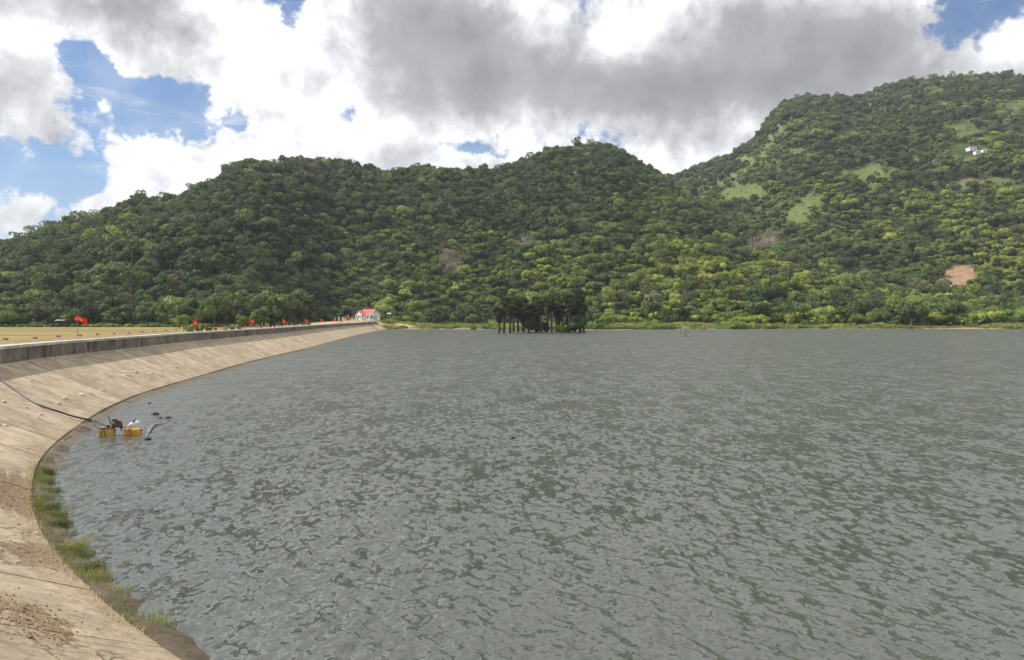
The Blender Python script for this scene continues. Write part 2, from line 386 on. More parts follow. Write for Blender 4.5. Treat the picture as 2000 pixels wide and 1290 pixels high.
T = np.gradient(PATH, axis=0); T /= np.linalg.norm(T, axis=1)[:, None]
NL = np.c_[-T[:, 1], T[:, 0]]             # points to the land (left of travel)
SMAX = SL[-1]
PA = PATH[:-1]; PD = PATH[1:] - PATH[:-1]; PL2 = (PD ** 2).sum(1); CP = PATH[::10]; WIN = np.arange(-9, 10)
def at(s, u):
    s = np.asarray(s, float); u = np.asarray(u, float)
    x = np.interp(s, SL, PATH[:, 0]); y = np.interp(s, SL, PATH[:, 1])
    nx = np.interp(s, SL, NL[:, 0]); ny = np.interp(s, SL, NL[:, 1]); l = np.hypot(nx, ny)
    return np.stack([x + nx / l * u, y + ny / l * u], -1)
def su(X, Y):
    """nearest place on the waterline: distance along it, signed distance to the land side"""
    X = np.atleast_1d(np.asarray(X, float)); Y = np.atleast_1d(np.asarray(Y, float))
    s = np.empty(X.size); u = np.empty(X.size)
    xf, yf = X.ravel(), Y.ravel(); s[:] = 0; u[:] = 0
    for i in range(0, X.size, 20000):
        p = np.c_[xf[i:i + 20000], yf[i:i + 20000]]
        c0 = ((p[:, None, 0] - CP[None, :, 0]) ** 2 + (p[:, None, 1] - CP[None, :, 1]) ** 2).argmin(1) * 10
        ids_ = np.clip(c0[:, None] + WIN[None], 0, len(PA) - 1)
        w = p[:, None] - PA[ids_]; Dd = PD[ids_]; t = np.clip((w * Dd).sum(2) / PL2[ids_], 0, 1)
        q = w - t[..., None] * Dd; d2 = (q ** 2).sum(2); kk = d2.argmin(1); r = np.arange(len(p)); k = ids_[r, kk]
        s[i:i + 20000] = SL[k] + t[r, kk] * np.sqrt(PL2[k])
        sg = np.sign(PD[k, 0] * w[r, kk, 1] - PD[k, 1] * w[r, kk, 0])
        u[i:i + 20000] = np.sqrt(d2[r, kk]) * np.where(sg == 0, 1, sg)
    return s.reshape(X.shape), u.reshape(X.shape)
U0, Z0, UW, ZW = 0.5, 0.19, 5.3, 2.32      # slab foot and slab head
ZC = 3.15                                  # crest
def zslope(u): return np.interp(u, [-12, -1.4, U0 - .03, U0, UW, UW + .02], [-3.6, -0.42, 0.12, Z0, ZW, ZC])
def hit(px, py):
    """where the sight line through a photo pixel meets the paved slope"""
    Y = np.arange(8, 330, 1.0); X = (px - 1000) / F * Y; z = CZ - (py - HY) / F * Y; _, u = su(X, Y); k = np.argmax((z < zslope(u)) & (u < 6.2))
    Y = np.arange(Y[k] - 1.5, Y[k] + .2, 0.02); X = (px - 1000) / F * Y; z = CZ - (py - HY) / F * Y
    _, u = su(X, Y); g = zslope(u)
    k = np.argmax((z < g) & (u < 6.2)); s_, u_ = su(X[k], Y[k])
    return float(X[k]), float(Y[k]), float(g[k]), float(s_[0]), float(u_[0])
def crest_at(px, u):
    s = np.arange(0, SMAX, 0.1); p = at(s, np.full(s.shape, u)); a = p[:, 0] / np.maximum(p[:, 1], .1)
    ok = p[:, 1] > 8; k = np.argmin(np.where(ok, np.abs(a - (px - 1000) / F), 9)); return p[k, 0], p[k, 1], s[k]
DIRT = []
for (px, py, rs, ru, w) in [(40, 960, 2.6, 1.5, 1.15), (70, 1000, 1.6, .9, .6), (70, 1085, 1.1, 1.1, 1.0), (120, 1090, .7, .7, .5), (15, 1190, 1.0, .7, .7), (60, 1225, .8, .3, .5), (110, 1150, 1.5, .4, .25)]:
    h = hit(px, py); DIRT.append((h[3], h[4], rs, ru, w))
M['slab'] = concrete('slope_concrete', (0.50, 0.405, 0.285), (0.31, 0.245, 0.165))
M['wallc'] = concrete('wall_concrete', (0.25, 0.215, 0.18), (0.05, 0.042, 0.035), slope=False)
M['crest'] = concrete('crest_concrete', (0.62, 0.57, 0.49), (0.46, 0.41, 0.34), slope=False)
M['mudn'] = simple('toe_mud', (0.105, 0.08, 0.052), 0.75, 0.5, 7.0, 0.03)
M['mud'] = simple('mud', (0.19, 0.145, 0.09), 0.7, 0.4, 3.0, 0.02)

# ------------------------------------------------------------------ terrain
_VT = {}
def vnoise(x, y, seed):
    if seed not in _VT: _VT[seed] = np.random.default_rng(seed).random((256, 256)).astype(np.float32)
    r = _VT[seed]
    xi = np.floor(x).astype(int); yi = np.floor(y).astype(int); fx = x - xi; fy = y - yi
    fx = fx * fx * (3 - 2 * fx); fy = fy * fy * (3 - 2 * fy)
    a = r[xi & 255, yi & 255]; b = r[(xi + 1) & 255, yi & 255]; c = r[xi & 255, (yi + 1) & 255]; d = r[(xi + 1) & 255, (yi + 1) & 255]
    return (a * (1 - fx) + b * fx) * (1 - fy) + (c * (1 - fx) + d * fx) * fy - 0.5
def fbm(x, y, wl_, seed, oct=4, gain=0.5):
    v = 0; amp = 1
    for o in range(oct):
        v = v + amp * vnoise(x / wl_ + 17.3 * o, y / wl_ + 9.1 * o, seed + o); wl_ /= 2; amp *= gain
    return v
def tab(pts):
    a = np.array([(p[0] - 1000) / F for p in pts]); v = np.array([p[1] for p in pts], float)
    return lambda q: np.interp(q, a, v)
skyA = tab([(-1200, 600), (-400, 545), (0, 500), (50, 481), (120, 459), (200, 433), (260, 414), (340, 403), (400, 385), (450, 354), (480, 334), (530, 334), (600, 326), (650, 333), (700, 343), (760, 352),
            (850, 348), (960, 349), (1010, 337), (1060, 316), (1100, 307), (1140, 302), (1190, 304), (1230, 326), (1280, 352), (1340, 390), (1420, 440), (1500, 485), (1600, 530), (1750, 572), (2000, 592), (2600, 600), (3400, 615)])
skyB = tab([(600, 640), (1000, 520), (1200, 400), (1310, 360), (1360, 338), (1420, 320), (1460, 295), (1488, 272), (1504, 238), (1540, 208), (1570, 202), (1650, 206), (1690, 204), (1720, 182), (1800, 174), (1900, 168), (1950, 164), (2000, 170), (2200, 180), (2600, 290), (3400, 450)])
yfA = tab([(-1200, 290), (0, 296), (400, 300), (520, 330), (640, 400), (750, 410), (960, 420), (1200, 385), (1400, 352), (2000, 352), (3400, 340)])
yrA = tab([(-1200, 560), (0, 610), (400, 650), (600, 690), (850, 760), (1000, 820), (1140, 850), (1280, 850), (1500, 720), (1750, 620), (2000, 600), (3400, 560)])
yfB = tab([(600, 800), (1300, 620), (1600, 480), (2000, 450), (3400, 400)])
yrB = tab([(600, 1250), (1300, 1250), (1500, 1350), (2000, 1420), (3400, 1400)])
def prof(t, p):
    up = np.sin(np.clip(t, 0, 1) * math.pi / 2) ** p
    return np.where(t <= 1, up, np.maximum(0, 1 - (t - 1) * 0.9))
def hillraw(a, Y, sk, yf, yr, p, H):
    return H * prof((Y - yf(a)) / (yr(a) - yf(a)), p)
def calib(sk, yf, yr, p):
    aa = np.linspace(-1.6, 1.6, 400); YY = np.linspace(250, 1700, 900)
    t = (YY[None] - yf(aa)[:, None]) / (yr(aa) - yf(aa))[:, None]; pr = prof(t, p)
    target = (HY - sk(aa)) / F; H = np.full(aa.size, 50.0)
    for _ in range(30):
        e_ = ((H[:, None] * pr + 1.5 - CZ) / YY[None]).max(1); H *= np.clip((target + 0.01) / (e_ + 0.01), .5, 2)
    return lambda q: np.interp(q, aa, H)
HA = calib(skyA, yfA, yrA, 1.15); HB = calib(skyB, yfB, yrB, 1.25)
yshore = tab([(-1200, 325), (745, 325), (960, 322), (1000, 312), (1180, 308), (1320, 322), (1380, 318), (1500, 333), (2000, 336), (3400, 300)])
KA = KB = lambda q: 1.0
def terrain(X, Y, suv=None, parts=False):
    X = np.asarray(X, float); Y = np.asarray(Y, float)
    a = np.clip(X / np.maximum(Y, 1), -1.6, 1.6)
    s, u = su(X, Y) if suv is None else suv
    ysh = yshore(a) + 5 * fbm(X, Y * 0, 40, 91, 3)
    ysh = np.where(X > 420, ysh - (X - 420) * 1.2, ysh)
    q = Y - ysh
    z1 = np.where(q < 0, np.maximum(q * 0.10, -3.2), np.minimum(q * 0.09, 0.55) + np.maximum(q - 10, 0) * 0.012)
    z2 = np.interp(u, [-1e3, 3.0, 9.0, 12.0, 1e4], [-3.6, -3.6, 0.6, 1.3, 1.3])
    z2 = np.where((s >= SMAX - 0.5) & (Y > 338), -3.6, z2)
    z = np.maximum(z1, z2)
    z = np.where(u > 6, np.maximum(z, 1.3), z)
    # levelled yard for the keeper's house past the end of the dam
    pad = np.exp(-(((X + 66) / 24) ** 4 + ((Y - 352) / 22) ** 4)); pad = np.where((u < 5.5) & (Y < 338), 0, pad)
    z = z * (1 - pad) + 3.25 * pad
    t = (Y - yfA(a)) / (yrA(a) - yfA(a))
    n = 30 * fbm(X, Y * 0.6, 170, 5, 4) + 18 * (0.25 - np.abs(fbm(X, Y * 0.5, 75, 31, 3)))
    hA = hillraw(a, Y, skyA, yfA, yrA, 1.15, HA(a)) * KA(a) + n * np.clip(t * 1.6, 0, 1) * np.clip(HA(a) / 120, .15, 1) * np.clip(1.25 - t, .28, 1)
    tB = (Y - yfB(a)) / (yrB(a) - yfB(a))
    nB = 60 * fbm(X + 900, Y * 0.55, 330, 8, 4) + 50 * (0.25 - np.abs(fbm(X, Y * 0.45, 170, 47, 3)))
    hB = hillraw(a, Y, skyB, yfB, yrB, 1.25, HB(a)) * KB(a) + nB * np.clip(tB * 1.8, 0, 1) * np.clip(1.2 - tB, .12, 1)
    if parts: return hA, hB
    h = np.maximum(np.maximum(hA, 0), np.where(tB > 0, hB, 0))
    k = 8.0; d = np.clip(0.5 + 0.5 * (hA - hB) / k, 0, 1)
    hs = np.maximum(hA, 0) * d + np.maximum(hB, 0) * (1 - d)
    h = np.where(tB > 0, np.maximum(h, hs), np.maximum(hA, 0))
    return z + np.where(Y > 200, h, 0)
def fit_skyline():
    """scale each hill so that its crest, relief and trees included, stands where it should"""
    global KA, KB
    aa = np.linspace(-1.2, 1.2, 321); YY = np.linspace(330, 1650, 420); ga, gy_ = np.meshgrid(aa, YY); gx_ = ga * gy_; z0 = (np.zeros(ga.shape), np.full(ga.shape, -50.0))
    ka = np.ones(aa.size); kb = np.ones(aa.size)
    for _ in range(7):
        hA, hB = terrain(gx_, gy_, z0, True); m = gy_ > 360
        for k_, h_, sk in ((ka, hA, skyA), (kb, hB, skyB)):
            e_ = np.where(m, (h_ + 1.5 - CZ) / gy_, -1).max(0); tg = (HY - (sk(aa) + 6)) / F
            r = np.clip((tg + .012) / (np.maximum(e_, 0.0) + .012), .6, 1.6); r = np.convolve(np.pad(r, 2, 'edge'), np.ones(5) / 5, 'valid'); k_ *= r
        KA = lambda q, v=ka.copy(): np.interp(q, aa, v); KB = lambda q, v=kb.copy(): np.interp(q, aa, v)
fit_skyline()
def grow(a, b, first, k):
    o = [a]; st = first
    while abs(o[-1] - a) < abs(b - a): o.append(o[-1] + math.copysign(st, b - a)); st *= k
    return o
gx = np.array(sorted(set(grow(-110, -2600, 3.5, 1.03) + list(np.arange(-110, 60, 2.5)) + grow(60, 2900, 2.5, 1.02))))
gy = np.array(sorted(set(grow(-40, -900, 4, 1.2) + list(np.arange(-40, 380, 3.0)) + grow(380, 2300, 3.0, 1.012))))
GX, GY = np.meshgrid(gx, gy)
GZ = terrain(GX, GY)
ny_, nx_ = GX.shape
idx = np.arange(ny_ * nx_).reshape(ny_, nx_)
quads = np.stack([idx[:-1, :-1], idx[:-1, 1:], idx[1:, 1:], idx[1:, :-1]], -1).reshape(-1, 4)
def pixel(X, Y, Z):
    Y = np.maximum(Y, 1); return 1000 + F * X / Y, HY + F * (CZ - Z) / Y
# cleared land on the hills: (px, py, rx, ry, kind) ; 1 meadow  2 bare soil  3 red cut  4 dry scrub  5 light meadow
CLEAR = [(1455, 381, 44, 14, 1), (1700, 342, 50, 13, 1), (1560, 422, 26, 20, 1), (1590, 395, 22, 14, 1), (1868, 540, 50, 26, 2), (318, 566, 38, 24, 3), (340, 590, 14, 14, 3),
         (880, 518, 20, 12, 4), (1028, 480, 14, 8, 4), (1880, 245, 42, 12, 5), (1905, 262, 42, 9, 5), (1980, 215, 30, 18, 5), (1790, 318, 40, 8, 5),
         (1450, 315, 18, 6, 5), (1560, 300, 20, 8, 5), (1500, 300, 14, 5, 5), (1950, 355, 40, 7, 5), (1890, 360, 30, 9, 4), (1490, 480, 24, 16, 4), (1655, 265, 22, 10, 5), (1895, 310, 44, 7, 5)]
def clear_at(X, Y, Z):
    px, py = pixel(X, Y, Z); out = np.zeros(px.shape, int)
    wob = 0.9 * fbm(X, Y, 26, 77, 4)
    for (cx, cy, rx, ry, k) in CLEAR:
        d = ((px - cx + 0.35 * (py - cy)) / rx) ** 2 + ((py - cy) / ry) ** 2
        out = np.where((d + wob * 2 < 1) & (Y > 330), k, out)
    return out
def flat_veg(X, Y):   # share of open land in the reservoir's far bank / field
    a = X / np.maximum(Y, 1); return Y < yfA(a) + 4
gcol = np.zeros((ny_ * nx_, 4), np.float32); gcol[:, 3] = 1
Xf, Yf, Zf = GX.ravel(), GY.ravel(), GZ.ravel()
S_, U_ = su(Xf, Yf)
nz = fbm(Xf, Yf, 60, 3, 4)[:, None]
floor_c = np.array([0.050, 0.070, 0.024]) * (1 + nz)
shrubB = np.clip((Yf - 800) / 200, 0, 1)[:, None]
floor_c = floor_c * (1 - shrubB) + np.array([0.135, 0.165, 0.060]) * (1 + .9 * nz) * shrubB
gcol[:, :3] = floor_c
fl = Yf < yfA(Xf / np.maximum(Yf, 1)) + 3
bank = np.array([0.13, 0.175, 0.050]); gcol[fl, :3] = bank
pad_ = np.exp(-(((Xf + 66) / 26) ** 4 + ((Yf - 350) / 22) ** 4)) > .35
gcol[pad_, :3] = (0.40, 0.31, 0.17)
fieldm = fl & (U_ > 9) & (Yf < 336) & ~pad_
gcol[fieldm, :3] = (0.36, 0.27, 0.10)
sandm = (Zf < 0.35) & (Yf > 200); gcol[sandm, :3] = (0.25, 0.21, 0.14)
gcol[(Xf > 155) & (Zf < 1.1) & (Yf > 280) & (Yf < 356), :3] = (0.34, 0.22, 0.12)
ck = clear_at(Xf, Yf, Zf)
for k, c in {1: (0.120, 0.150, 0.048), 2: (0.30, 0.20, 0.125), 3: (0.20, 0.10, 0.065), 4: (0.17, 0.15, 0.095), 5: (0.125, 0.145, 0.052)}.items(): gcol[ck == k, :3] = c
gm, t, p = newmat('ground')
ca = t.a('ShaderNodeAttribute'); ca.attribute_name = 'ground_colour'
pos = t.a('ShaderNodeNewGeometry').outputs['Position']
n1 = t.noise(pos, 0.25, 8, 0.7)
n2 = t.noise(t.mapping(pos, (0.018, 0.12, 0.2), rot=(0, 0, R(4))), 1.0, 5, 0.6, 0.6)     # rows of cut straw
n3 = t.noise(pos, 1.3, 5, 0.7)
c = t.v('SCALE', ca.outputs['Color'], scale=t.mr(n1.outputs[0], 0.25, 0.75, 0.65, 1.35, smooth=False))
c = t.v('SCALE', c, scale=t.mr(n3.outputs[0], 0.3, 0.7, 0.75, 1.25, smooth=False))
fa = t.a('ShaderNodeAttribute'); fa.attribute_name = 'field'
yellow = t.mix(t.mr(n2.outputs[0], 0.36, 0.62), (0.17, 0.115, 0.050), (0.33, 0.255, 0.115))
yellow = t.mix(t.mr(t.noise(t.mapping(pos, (0.02, 0.12, 0.2)), 1.0, 4, 0.6).outputs[0], 0.50, 0.64, 0, 0.8), yellow, (0.22, 0.24, 0.08))
gsep = t.a('ShaderNodeSeparateXYZ'); t.put(gsep.inputs[0], pos)
near = t.mr(gsep.outputs[0], -75, -45, 0, 0.75)
yellow = t.mix(near, yellow, (0.22, 0.24, 0.08))
yellow = t.v('SCALE', yellow, scale=t.mr(n3.outputs[0], 0.3, 0.7, 0.8, 1.2, smooth=False))
c = t.mix(fa.outputs['Fac'], c, yellow)
t.put(p.inputs['Base Color'], c); p.inputs['Roughness'].default_value = 0.95; p.inputs['Specular IOR Level'].default_value = 0.1
gb = t.a('ShaderNodeBump'); gb.inputs['Strength'].default_value = 0.8; gb.inputs['Distance'].default_value = 0.35
t.put(gb.inputs['Height'], t.m('ADD', n1.outputs[0], t.m('MULTIPLY', n3.outputs[0], 0.4))); t.put(p.inputs['Normal'], gb.outputs[0])
M['ground'] = gm
me = mesh('ground', np.c_[Xf, Yf, Zf], quads, gm, smooth=True)
at_ = me.color_attributes.new('ground_colour', 'FLOAT_COLOR', 'POINT'); at_.data.foreach_set('color', gcol.ravel())
fa_ = me.attributes.new('field', 'FLOAT', 'POINT'); fa_.data.foreach_set('value', fieldm.astype(np.float32))
tag(obj('ground', me), kind='structure')

# ------------------------------------------------------------------ water
def build_water():
    th = np.r_[np.linspace(R(-115), R(-37), 40, endpoint=False), np.linspace(R(-37), R(37), 960), np.linspace(R(37), R(115), 41)[1:]]
    r = np.r_[np.linspace(1.5, 9, 30, endpoint=False), 1 / np.linspace(1 / 9, 1 / 420, 640), np.linspace(430, 1500, 12)]
    Tn, Rr = np.meshgrid(th, r); X = Rr * np.sin(Tn); Y = Rr * np.cos(Tn)
    dr = np.gradient(r)[:, None] * np.ones_like(X)
    Z = np.zeros_like(X); g = np.random.default_rng(11)
    tot = np.zeros_like(X); kept = np.zeros_like(X)
    grp = 1.0 + 0.22 * fbm(X, Y * 0.5, 14, 61, 3) + 0.25 * fbm(X, Y * .5, 2.2, 67, 2)
    nC = 64
    for i in range(nC):
        lam = 0.10 * (9.5 ** (i / (nC - 1)))
        ang = math.pi + R(8) + g.normal(0, R(22 if lam > 0.55 else 42))
        k = 2 * math.pi / lam; kx, ky = k * math.cos(ang), k * math.sin(ang)
        slope = 0.031 * (1.0 if lam < .45 else 0.72)
        amp = slope / k; sp = np.maximum(dr * np.abs(math.sin(ang)) + 0.01, dr * 0.35)
        w = np.clip((lam / sp - 2.2) / 2.5, 0, 1)
        ph = kx * X + ky * Y + g.random() * 6.283
        Z += w * amp * (np.sin(ph) + 0.26 * np.sin(2 * ph + .5))
        tot += slope ** 2; kept += (w * slope) ** 2
    Z *= np.clip(grp, 0.25, 1.9)
    s, u = su(X[:, :].ravel()[::1], Y.ravel()) if False else (None, None)
    # only the first 60 m need the distance to the dam
    m = Rr.ravel() < 60; S1, U1 = su(X.ravel()[m], Y.ravel()[m])
    clar = np.zeros(X.size); U = np.full(X.size, -99.0); U[m] = U1
    depth = -zslope(np.clip(U, -12, 5)); clar = np.exp(-np.maximum(depth, 0) * 2.2); clar[~m] = 0
    calm = np.clip((-U) / 2.0 + 0.12, 0.12, 1)
    Z = Z.ravel() * calm
    lod = np.sqrt(np.clip(1 - kept / tot, 0, 1)).ravel()
    nr, nt = X.shape; ix = np.arange(nr * nt).reshape(nr, nt)
    q = np.stack([ix[:-1, :-1], ix[1:, :-1], ix[1:, 1:], ix[:-1, 1:]], -1).reshape(-1, 4)
    # drop what lies deep under the land side of the dam
    lim = (U > 6)
    q = q[~lim[q].all(1)]
    mt, t, p = newmat('water')
    for n in list(t.n): t.n.remove(n)
    geo = t.a('ShaderNodeNewGeometry'); pos = geo.outputs['Position']
    la = t.a('ShaderNodeAttribute'); la.attribute_name = 'fine'
    cl = t.a('ShaderNodeAttribute'); cl.attribute_name = 'shallow'
    def slopes(scale, sc, loc, det):
        n = t.noise(t.mapping(pos, sc, loc=loc, rot=(0, 0, R(-8))), scale, det, 0.6, 0.3)
        return t.v('SUBTRACT', n.outputs['Color'], (0.5, 0.5, 0.5))
    s1 = t.v('SCALE', slopes(1.0, (12.0, 5.0, 1), (0, 0, 0), 3), scale=0.60)
    s2 = t.v('SCALE', slopes(1.0, (4.8, 2.2, 1), (31, 7, 0), 3), scale=t.m('ADD', 0.60, t.m('MULTIPLY', la.outputs['Fac'], 1.2)))
    s3 = t.v('SCALE', slopes(1.0, (0.95, 0.45, 1), (3, 57, 0), 3), scale=t.m('MULTIPLY', la.outputs['Fac'], 1.1))
    gust = t.noise(t.mapping(pos, (0.06, 0.02, 1), rot=(0, 0, R(15))), 1.0, 5, 0.65)
    s0 = t.v('SCALE', t.v('ADD', t.v('ADD', s1, s2), s3), scale=t.mr(gust.outputs[0], 0.32, 0.68, 0.85, 1.12))
    s0 = t.v('MULTIPLY', s0, (1, 1, 0))
    nrm = t.v('NORMALIZE', t.v('ADD', geo.outputs['Normal'], s0))
    pb = t.a('ShaderNodeBsdfPrincipled'); pb.inputs['Base Color'].default_value = (0.078, 0.088, 0.074, 1); pb.inputs['IOR'].default_value = 1.5
    t.put(pb.inputs['Roughness'], t.mr(la.outputs['Fac'], 0, 1, 0.02, 0.26, smooth=False)); t.put(pb.inputs['Normal'], nrm)
    fr = t.a('ShaderNodeFresnel'); fr.inputs[0].default_value = 1.333
    tp = t.a('ShaderNodeBsdfTransparent'); tp.inputs[0].default_value = (0.88, 0.86, 0.74, 1)
    ms = t.a('ShaderNodeMixShader'); t.put(ms.inputs[0], t.m('MULTIPLY', cl.outputs['Fac'], t.m('SUBTRACT', 1.0, fr.outputs[0]))); t.l.new(pb.outputs[0], ms.inputs[1]); t.l.new(tp.outputs[0], ms.inputs[2])
    out = t.a('ShaderNodeOutputMaterial'); t.l.new(ms.outputs[0], out.inputs[0])
    me = mesh('water', np.c_[X.ravel(), Y.ravel(), Z], q, mt, smooth=True)
    for nm, v in (('fine', lod), ('shallow', np.clip(clar, 0, 0.9))):
        A = me.attributes.new(nm, 'FLOAT', 'POINT'); A.data.foreach_set('value', v.astype(np.float32)[:len(me.vertices)])
    tag(obj('water', me), kind='structure')
build_water()

# ------------------------------------------------------------------ dam: embankment, slabs, wall, crest
def strip(name, prof_, s0, s1, step, mat, parent=None, smooth=False, closed=False, jitter=None):
    ss = np.linspace(s0, s1, max(2, int(round((s1 - s0) / step)) + 1)); V = []; UV = []
    n = len(prof_); L = np.r_[0, np.cumsum([math.hypot(prof_[i + 1][0] - prof_[i][0], prof_[i + 1][1] - prof_[i][1]) for i in range(n - 1)])]
    for i, s in enumerate(ss):
        for j, (u, z) in enumerate(prof_):
            p = at(s, u); zz = z + (jitter(s, u) if jitter else 0); V.append((p[0], p[1], zz)); UV.append((s, prof_[0][0] + L[j]))
    Fc = []
    for i in range(len(ss) - 1):
        for j in range(n if closed else n - 1):
            j2 = (j + 1) % n
            Fc.append((i * n + j, (i + 1) * n + j, (i + 1) * n + j2, i * n + j2))
    if closed:
        Fc.append(tuple(range(n))); Fc.append(tuple((len(ss) - 1) * n + j for j in range(n))[::-1])
    return obj(name, mesh(name, V, Fc, mat, smooth=smooth, uv=UV), parent)
emb = strip('dam_embankment', [(-12, -3.66), (-1.4, -0.52), (U0, 0.05), (UW, ZW - .13), (UW + .05, 2.9), (8.35, 2.98), (12.5, 1.0), (14, 0.2)], 0, SMAX, 1.0, M['mud'])
emb.data.materials.append(M['ground']);
fdm = emb.data.attributes.new('ground_colour', 'FLOAT_COLOR', 'POINT'); fdm.data.foreach_set('color', np.tile([.19, .2, .08, 1], len(emb.data.vertices)).astype(np.float32))
for i, pl in enumerate(emb.data.polygons):
    if i % 7 >= 4: pl.material_index = 1
tag(emb, kind='structure')
slope = tag(empty('dam_slope'), kind='structure')
rr = random.Random(3)
s = 8.0; k = 0
while s < SMAX - 1:
    Lp = 3.0 + rr.uniform(-.05, .05); s1 = min(s + Lp, SMAX - .3); dz = rr.uniform(-.012, .012); g = 0.018; up = UW - .03 + rr.uniform(-.02, .02)
    prof_ = [(U0, Z0 - .10 + dz), (U0, Z0 + dz), (U0 + 1.6, Z0 + dz + (ZW - Z0) * 1.6 / 4.8), (U0 + 3.2, Z0 + dz + (ZW - Z0) * 3.2 / 4.8), (up, ZW + dz), (up, ZW - .1)]
    strip('slab', prof_, s + g, s1 - g, 1.0, M['slab'], slope, closed=True)
    dz2 = rr.uniform(-.02, .02)
    strip('toe_slab', [(-1.4, -0.52), (-1.4, -0.42 + dz2), (-.4, -.13 + dz2), (U0 - .016, 0.13 + dz2), (U0 - .016, 0.02)], s + g, s1 - g, 1.0, M['slab'], slope, closed=True)
    s = s1; k += 1
wall = tag(empty('parapet_wall'), 'long weathered grey concrete parapet wall along the top of the dam slope', 'wall')
s = 8.0
while s < SMAX - 1:
    Lp = rr.choice([5.0, 6.0, 6.0, 7.0]); s1 = min(s + Lp, SMAX - .3); du = rr.uniform(-.02, .02); gp = rr.choice([.015, .03, .05, .09])
    strip('wall_segment', [(UW + du, ZW - .05), (UW + du, ZC - .15), (UW + .30, ZC - .15), (UW + .30, ZW - .05)], s + .01, s1 - gp, 1.0, M['wallc'], wall, closed=True)
    strip('coping', [(UW - .05 + du, ZC - .147), (UW - .06 + du, ZC + .0), (UW + .36, ZC + .004), (UW + .36, ZC - .147)], s + .006, s1 - .012, 1.0, M['crest'], wall, closed=True)
    if s < 140 and rr.random() < .85:
        hgt = rr.uniform(.06, .24); wd = rr.uniform(.35, .62)
        strip('footing', [(UW - wd, ZW - .16), (UW - wd + .02, ZW - .04 + hgt * .4), (UW - .10, ZW + hgt), (UW - .003 + min(du, 0), ZW + hgt), (UW - .003 + min(du, 0), ZW - .1)], s + rr.uniform(0, .5), s1 - rr.uniform(0.05, .6), 0.5, M['wallc'], wall, closed=True,
              jitter=lambda s_, u_: 0.03 * math.sin(s_ * 5.1 + u_ * 9) + .02 * math.sin(s_ * 13))
    s = s1
mud_ = strip('toe_mud', [(-.12, -.06), (.08, .045), (.22, .10), (.36, .155), (.52, .20)], float(hit(395, 1285)[3]) - 6, float(hit(170, 846)[3]) + 3, .12, M['mudn'], smooth=True, jitter=lambda s_, u_: float(.16 * fbm(np.array([s_]), np.array([u_ * 1.3]), .8, 400, 4)[0] + .05 * fbm(np.array([s_]), np.array([u_]), 3.0, 410, 2)[0] - .03 - .10 * (u_ > .5)))
tag(mud_, kind='structure')
cr_ = strip('crest_road', [(UW + .37, ZC - .1), (UW + .37, ZC - .012), (6.25, ZC - .015), (6.28, ZC - .14)], 2, SMAX, 1.0, M['crest'])
tag(cr_, kind='structure')
strip('crest_verge', [(6.285, ZC - .15), (6.4, ZC - .05), (8.6, ZC - .14), (9.4, ZC - .22), (12.6, 1.2)], 2, SMAX, 1.0, M['ground'], None)
vg = bpy.data.objects['crest_verge']; tag(vg, kind='structure')
A = vg.data.attributes.new('ground_colour', 'FLOAT_COLOR', 'POINT'); A.data.foreach_set('color', np.tile([.27, .22, .10, 1], len(vg.data.vertices)).astype(np.float32))

# ------------------------------------------------------------------ foliage prototypes
def crown_geo(seed, R0, H0, base, nblob, nleaf, leaf, core=True, flat=0.8, outline=0.25, cs=0.80):
    g = np.random.default_rng(seed); cs_, rs = [], []
    for i in range(nblob):
        th = g.random() * 6.283; rr_ = R0 * (0.15 + 0.62 * g.random() ** .6) if i else 0.0
        zz = base + H0 * (0.22 + 0.60 * g.random() * (1 - 0.45 * (rr_ / R0) ** 2)) if i else base + H0 * .62
        cs_.append((rr_ * math.cos(th), rr_ * math.sin(th), zz)); rs.append(R0 * (0.28 + outline * g.random()))
    cs_ = np.array(cs_); rs = np.array(rs); V = []; Fc = []; n = 0
    for ci in range(nblob):
        d = g.normal(size=(nleaf, 3)); d[:, 2] = d[:, 2] * .9 + .25; d /= np.linalg.norm(d, axis=1)[:, None]
        rad = rs[ci] * (0.84 + 0.24 * g.random(nleaf)); pts = cs_[ci] + d * rad[:, None] * np.array([1, 1, flat])
        keep = np.ones(nleaf, bool)
        for cj in range(nblob):
            if cj != ci: keep &= np.linalg.norm((pts - cs_[cj]) / np.array([1, 1, flat]), axis=1) > rs[cj] * .84
        pts = pts[keep]; d = d[keep]; m_ = len(pts)
        nn = d + g.normal(size=(m_, 3)) * .42; nn /= np.linalg.norm(nn, axis=1)[:, None]
        a = np.cross(nn, g.normal(size=(m_, 3))); a /= np.linalg.norm(a, axis=1)[:, None]; b = np.cross(nn, a)
        sz = leaf * (0.6 + 0.8 * g.random(m_))[:, None]; a = a * sz; b = b * sz * .62
        q = np.stack([pts - a, pts - b * .9, pts + a, pts + b], 1)
        V.append(q.reshape(-1, 3)); Fc.append(np.arange(n, n + 4 * m_).reshape(-1, 4)); n += 4 * m_
    V = np.concatenate(V); Fc = np.concatenate(Fc)
    corV, corF = [], []
    if core:
        mb = MB(); rnd = random.Random(seed)
        for ci in range(nblob): mb.blob(tuple(cs_[ci]), tuple(rs[ci] * cs * np.array([1, 1, flat])), 8, 5, 0.3, rnd)
        corV, corF = mb.V, mb.F
    return V, Fc, corV, corF
def crown_mesh(name, mat, **kw):
    V, Fc, cV, cF = crown_geo(**kw); n = len(V)
    faces = [tuple(f) for f in Fc.tolist()] + [tuple(i + n for i in f) for f in cF]
    V = np.concatenate([V, np.array(cV)]) if len(cV) else V
    return mesh(name, V, faces, mat)
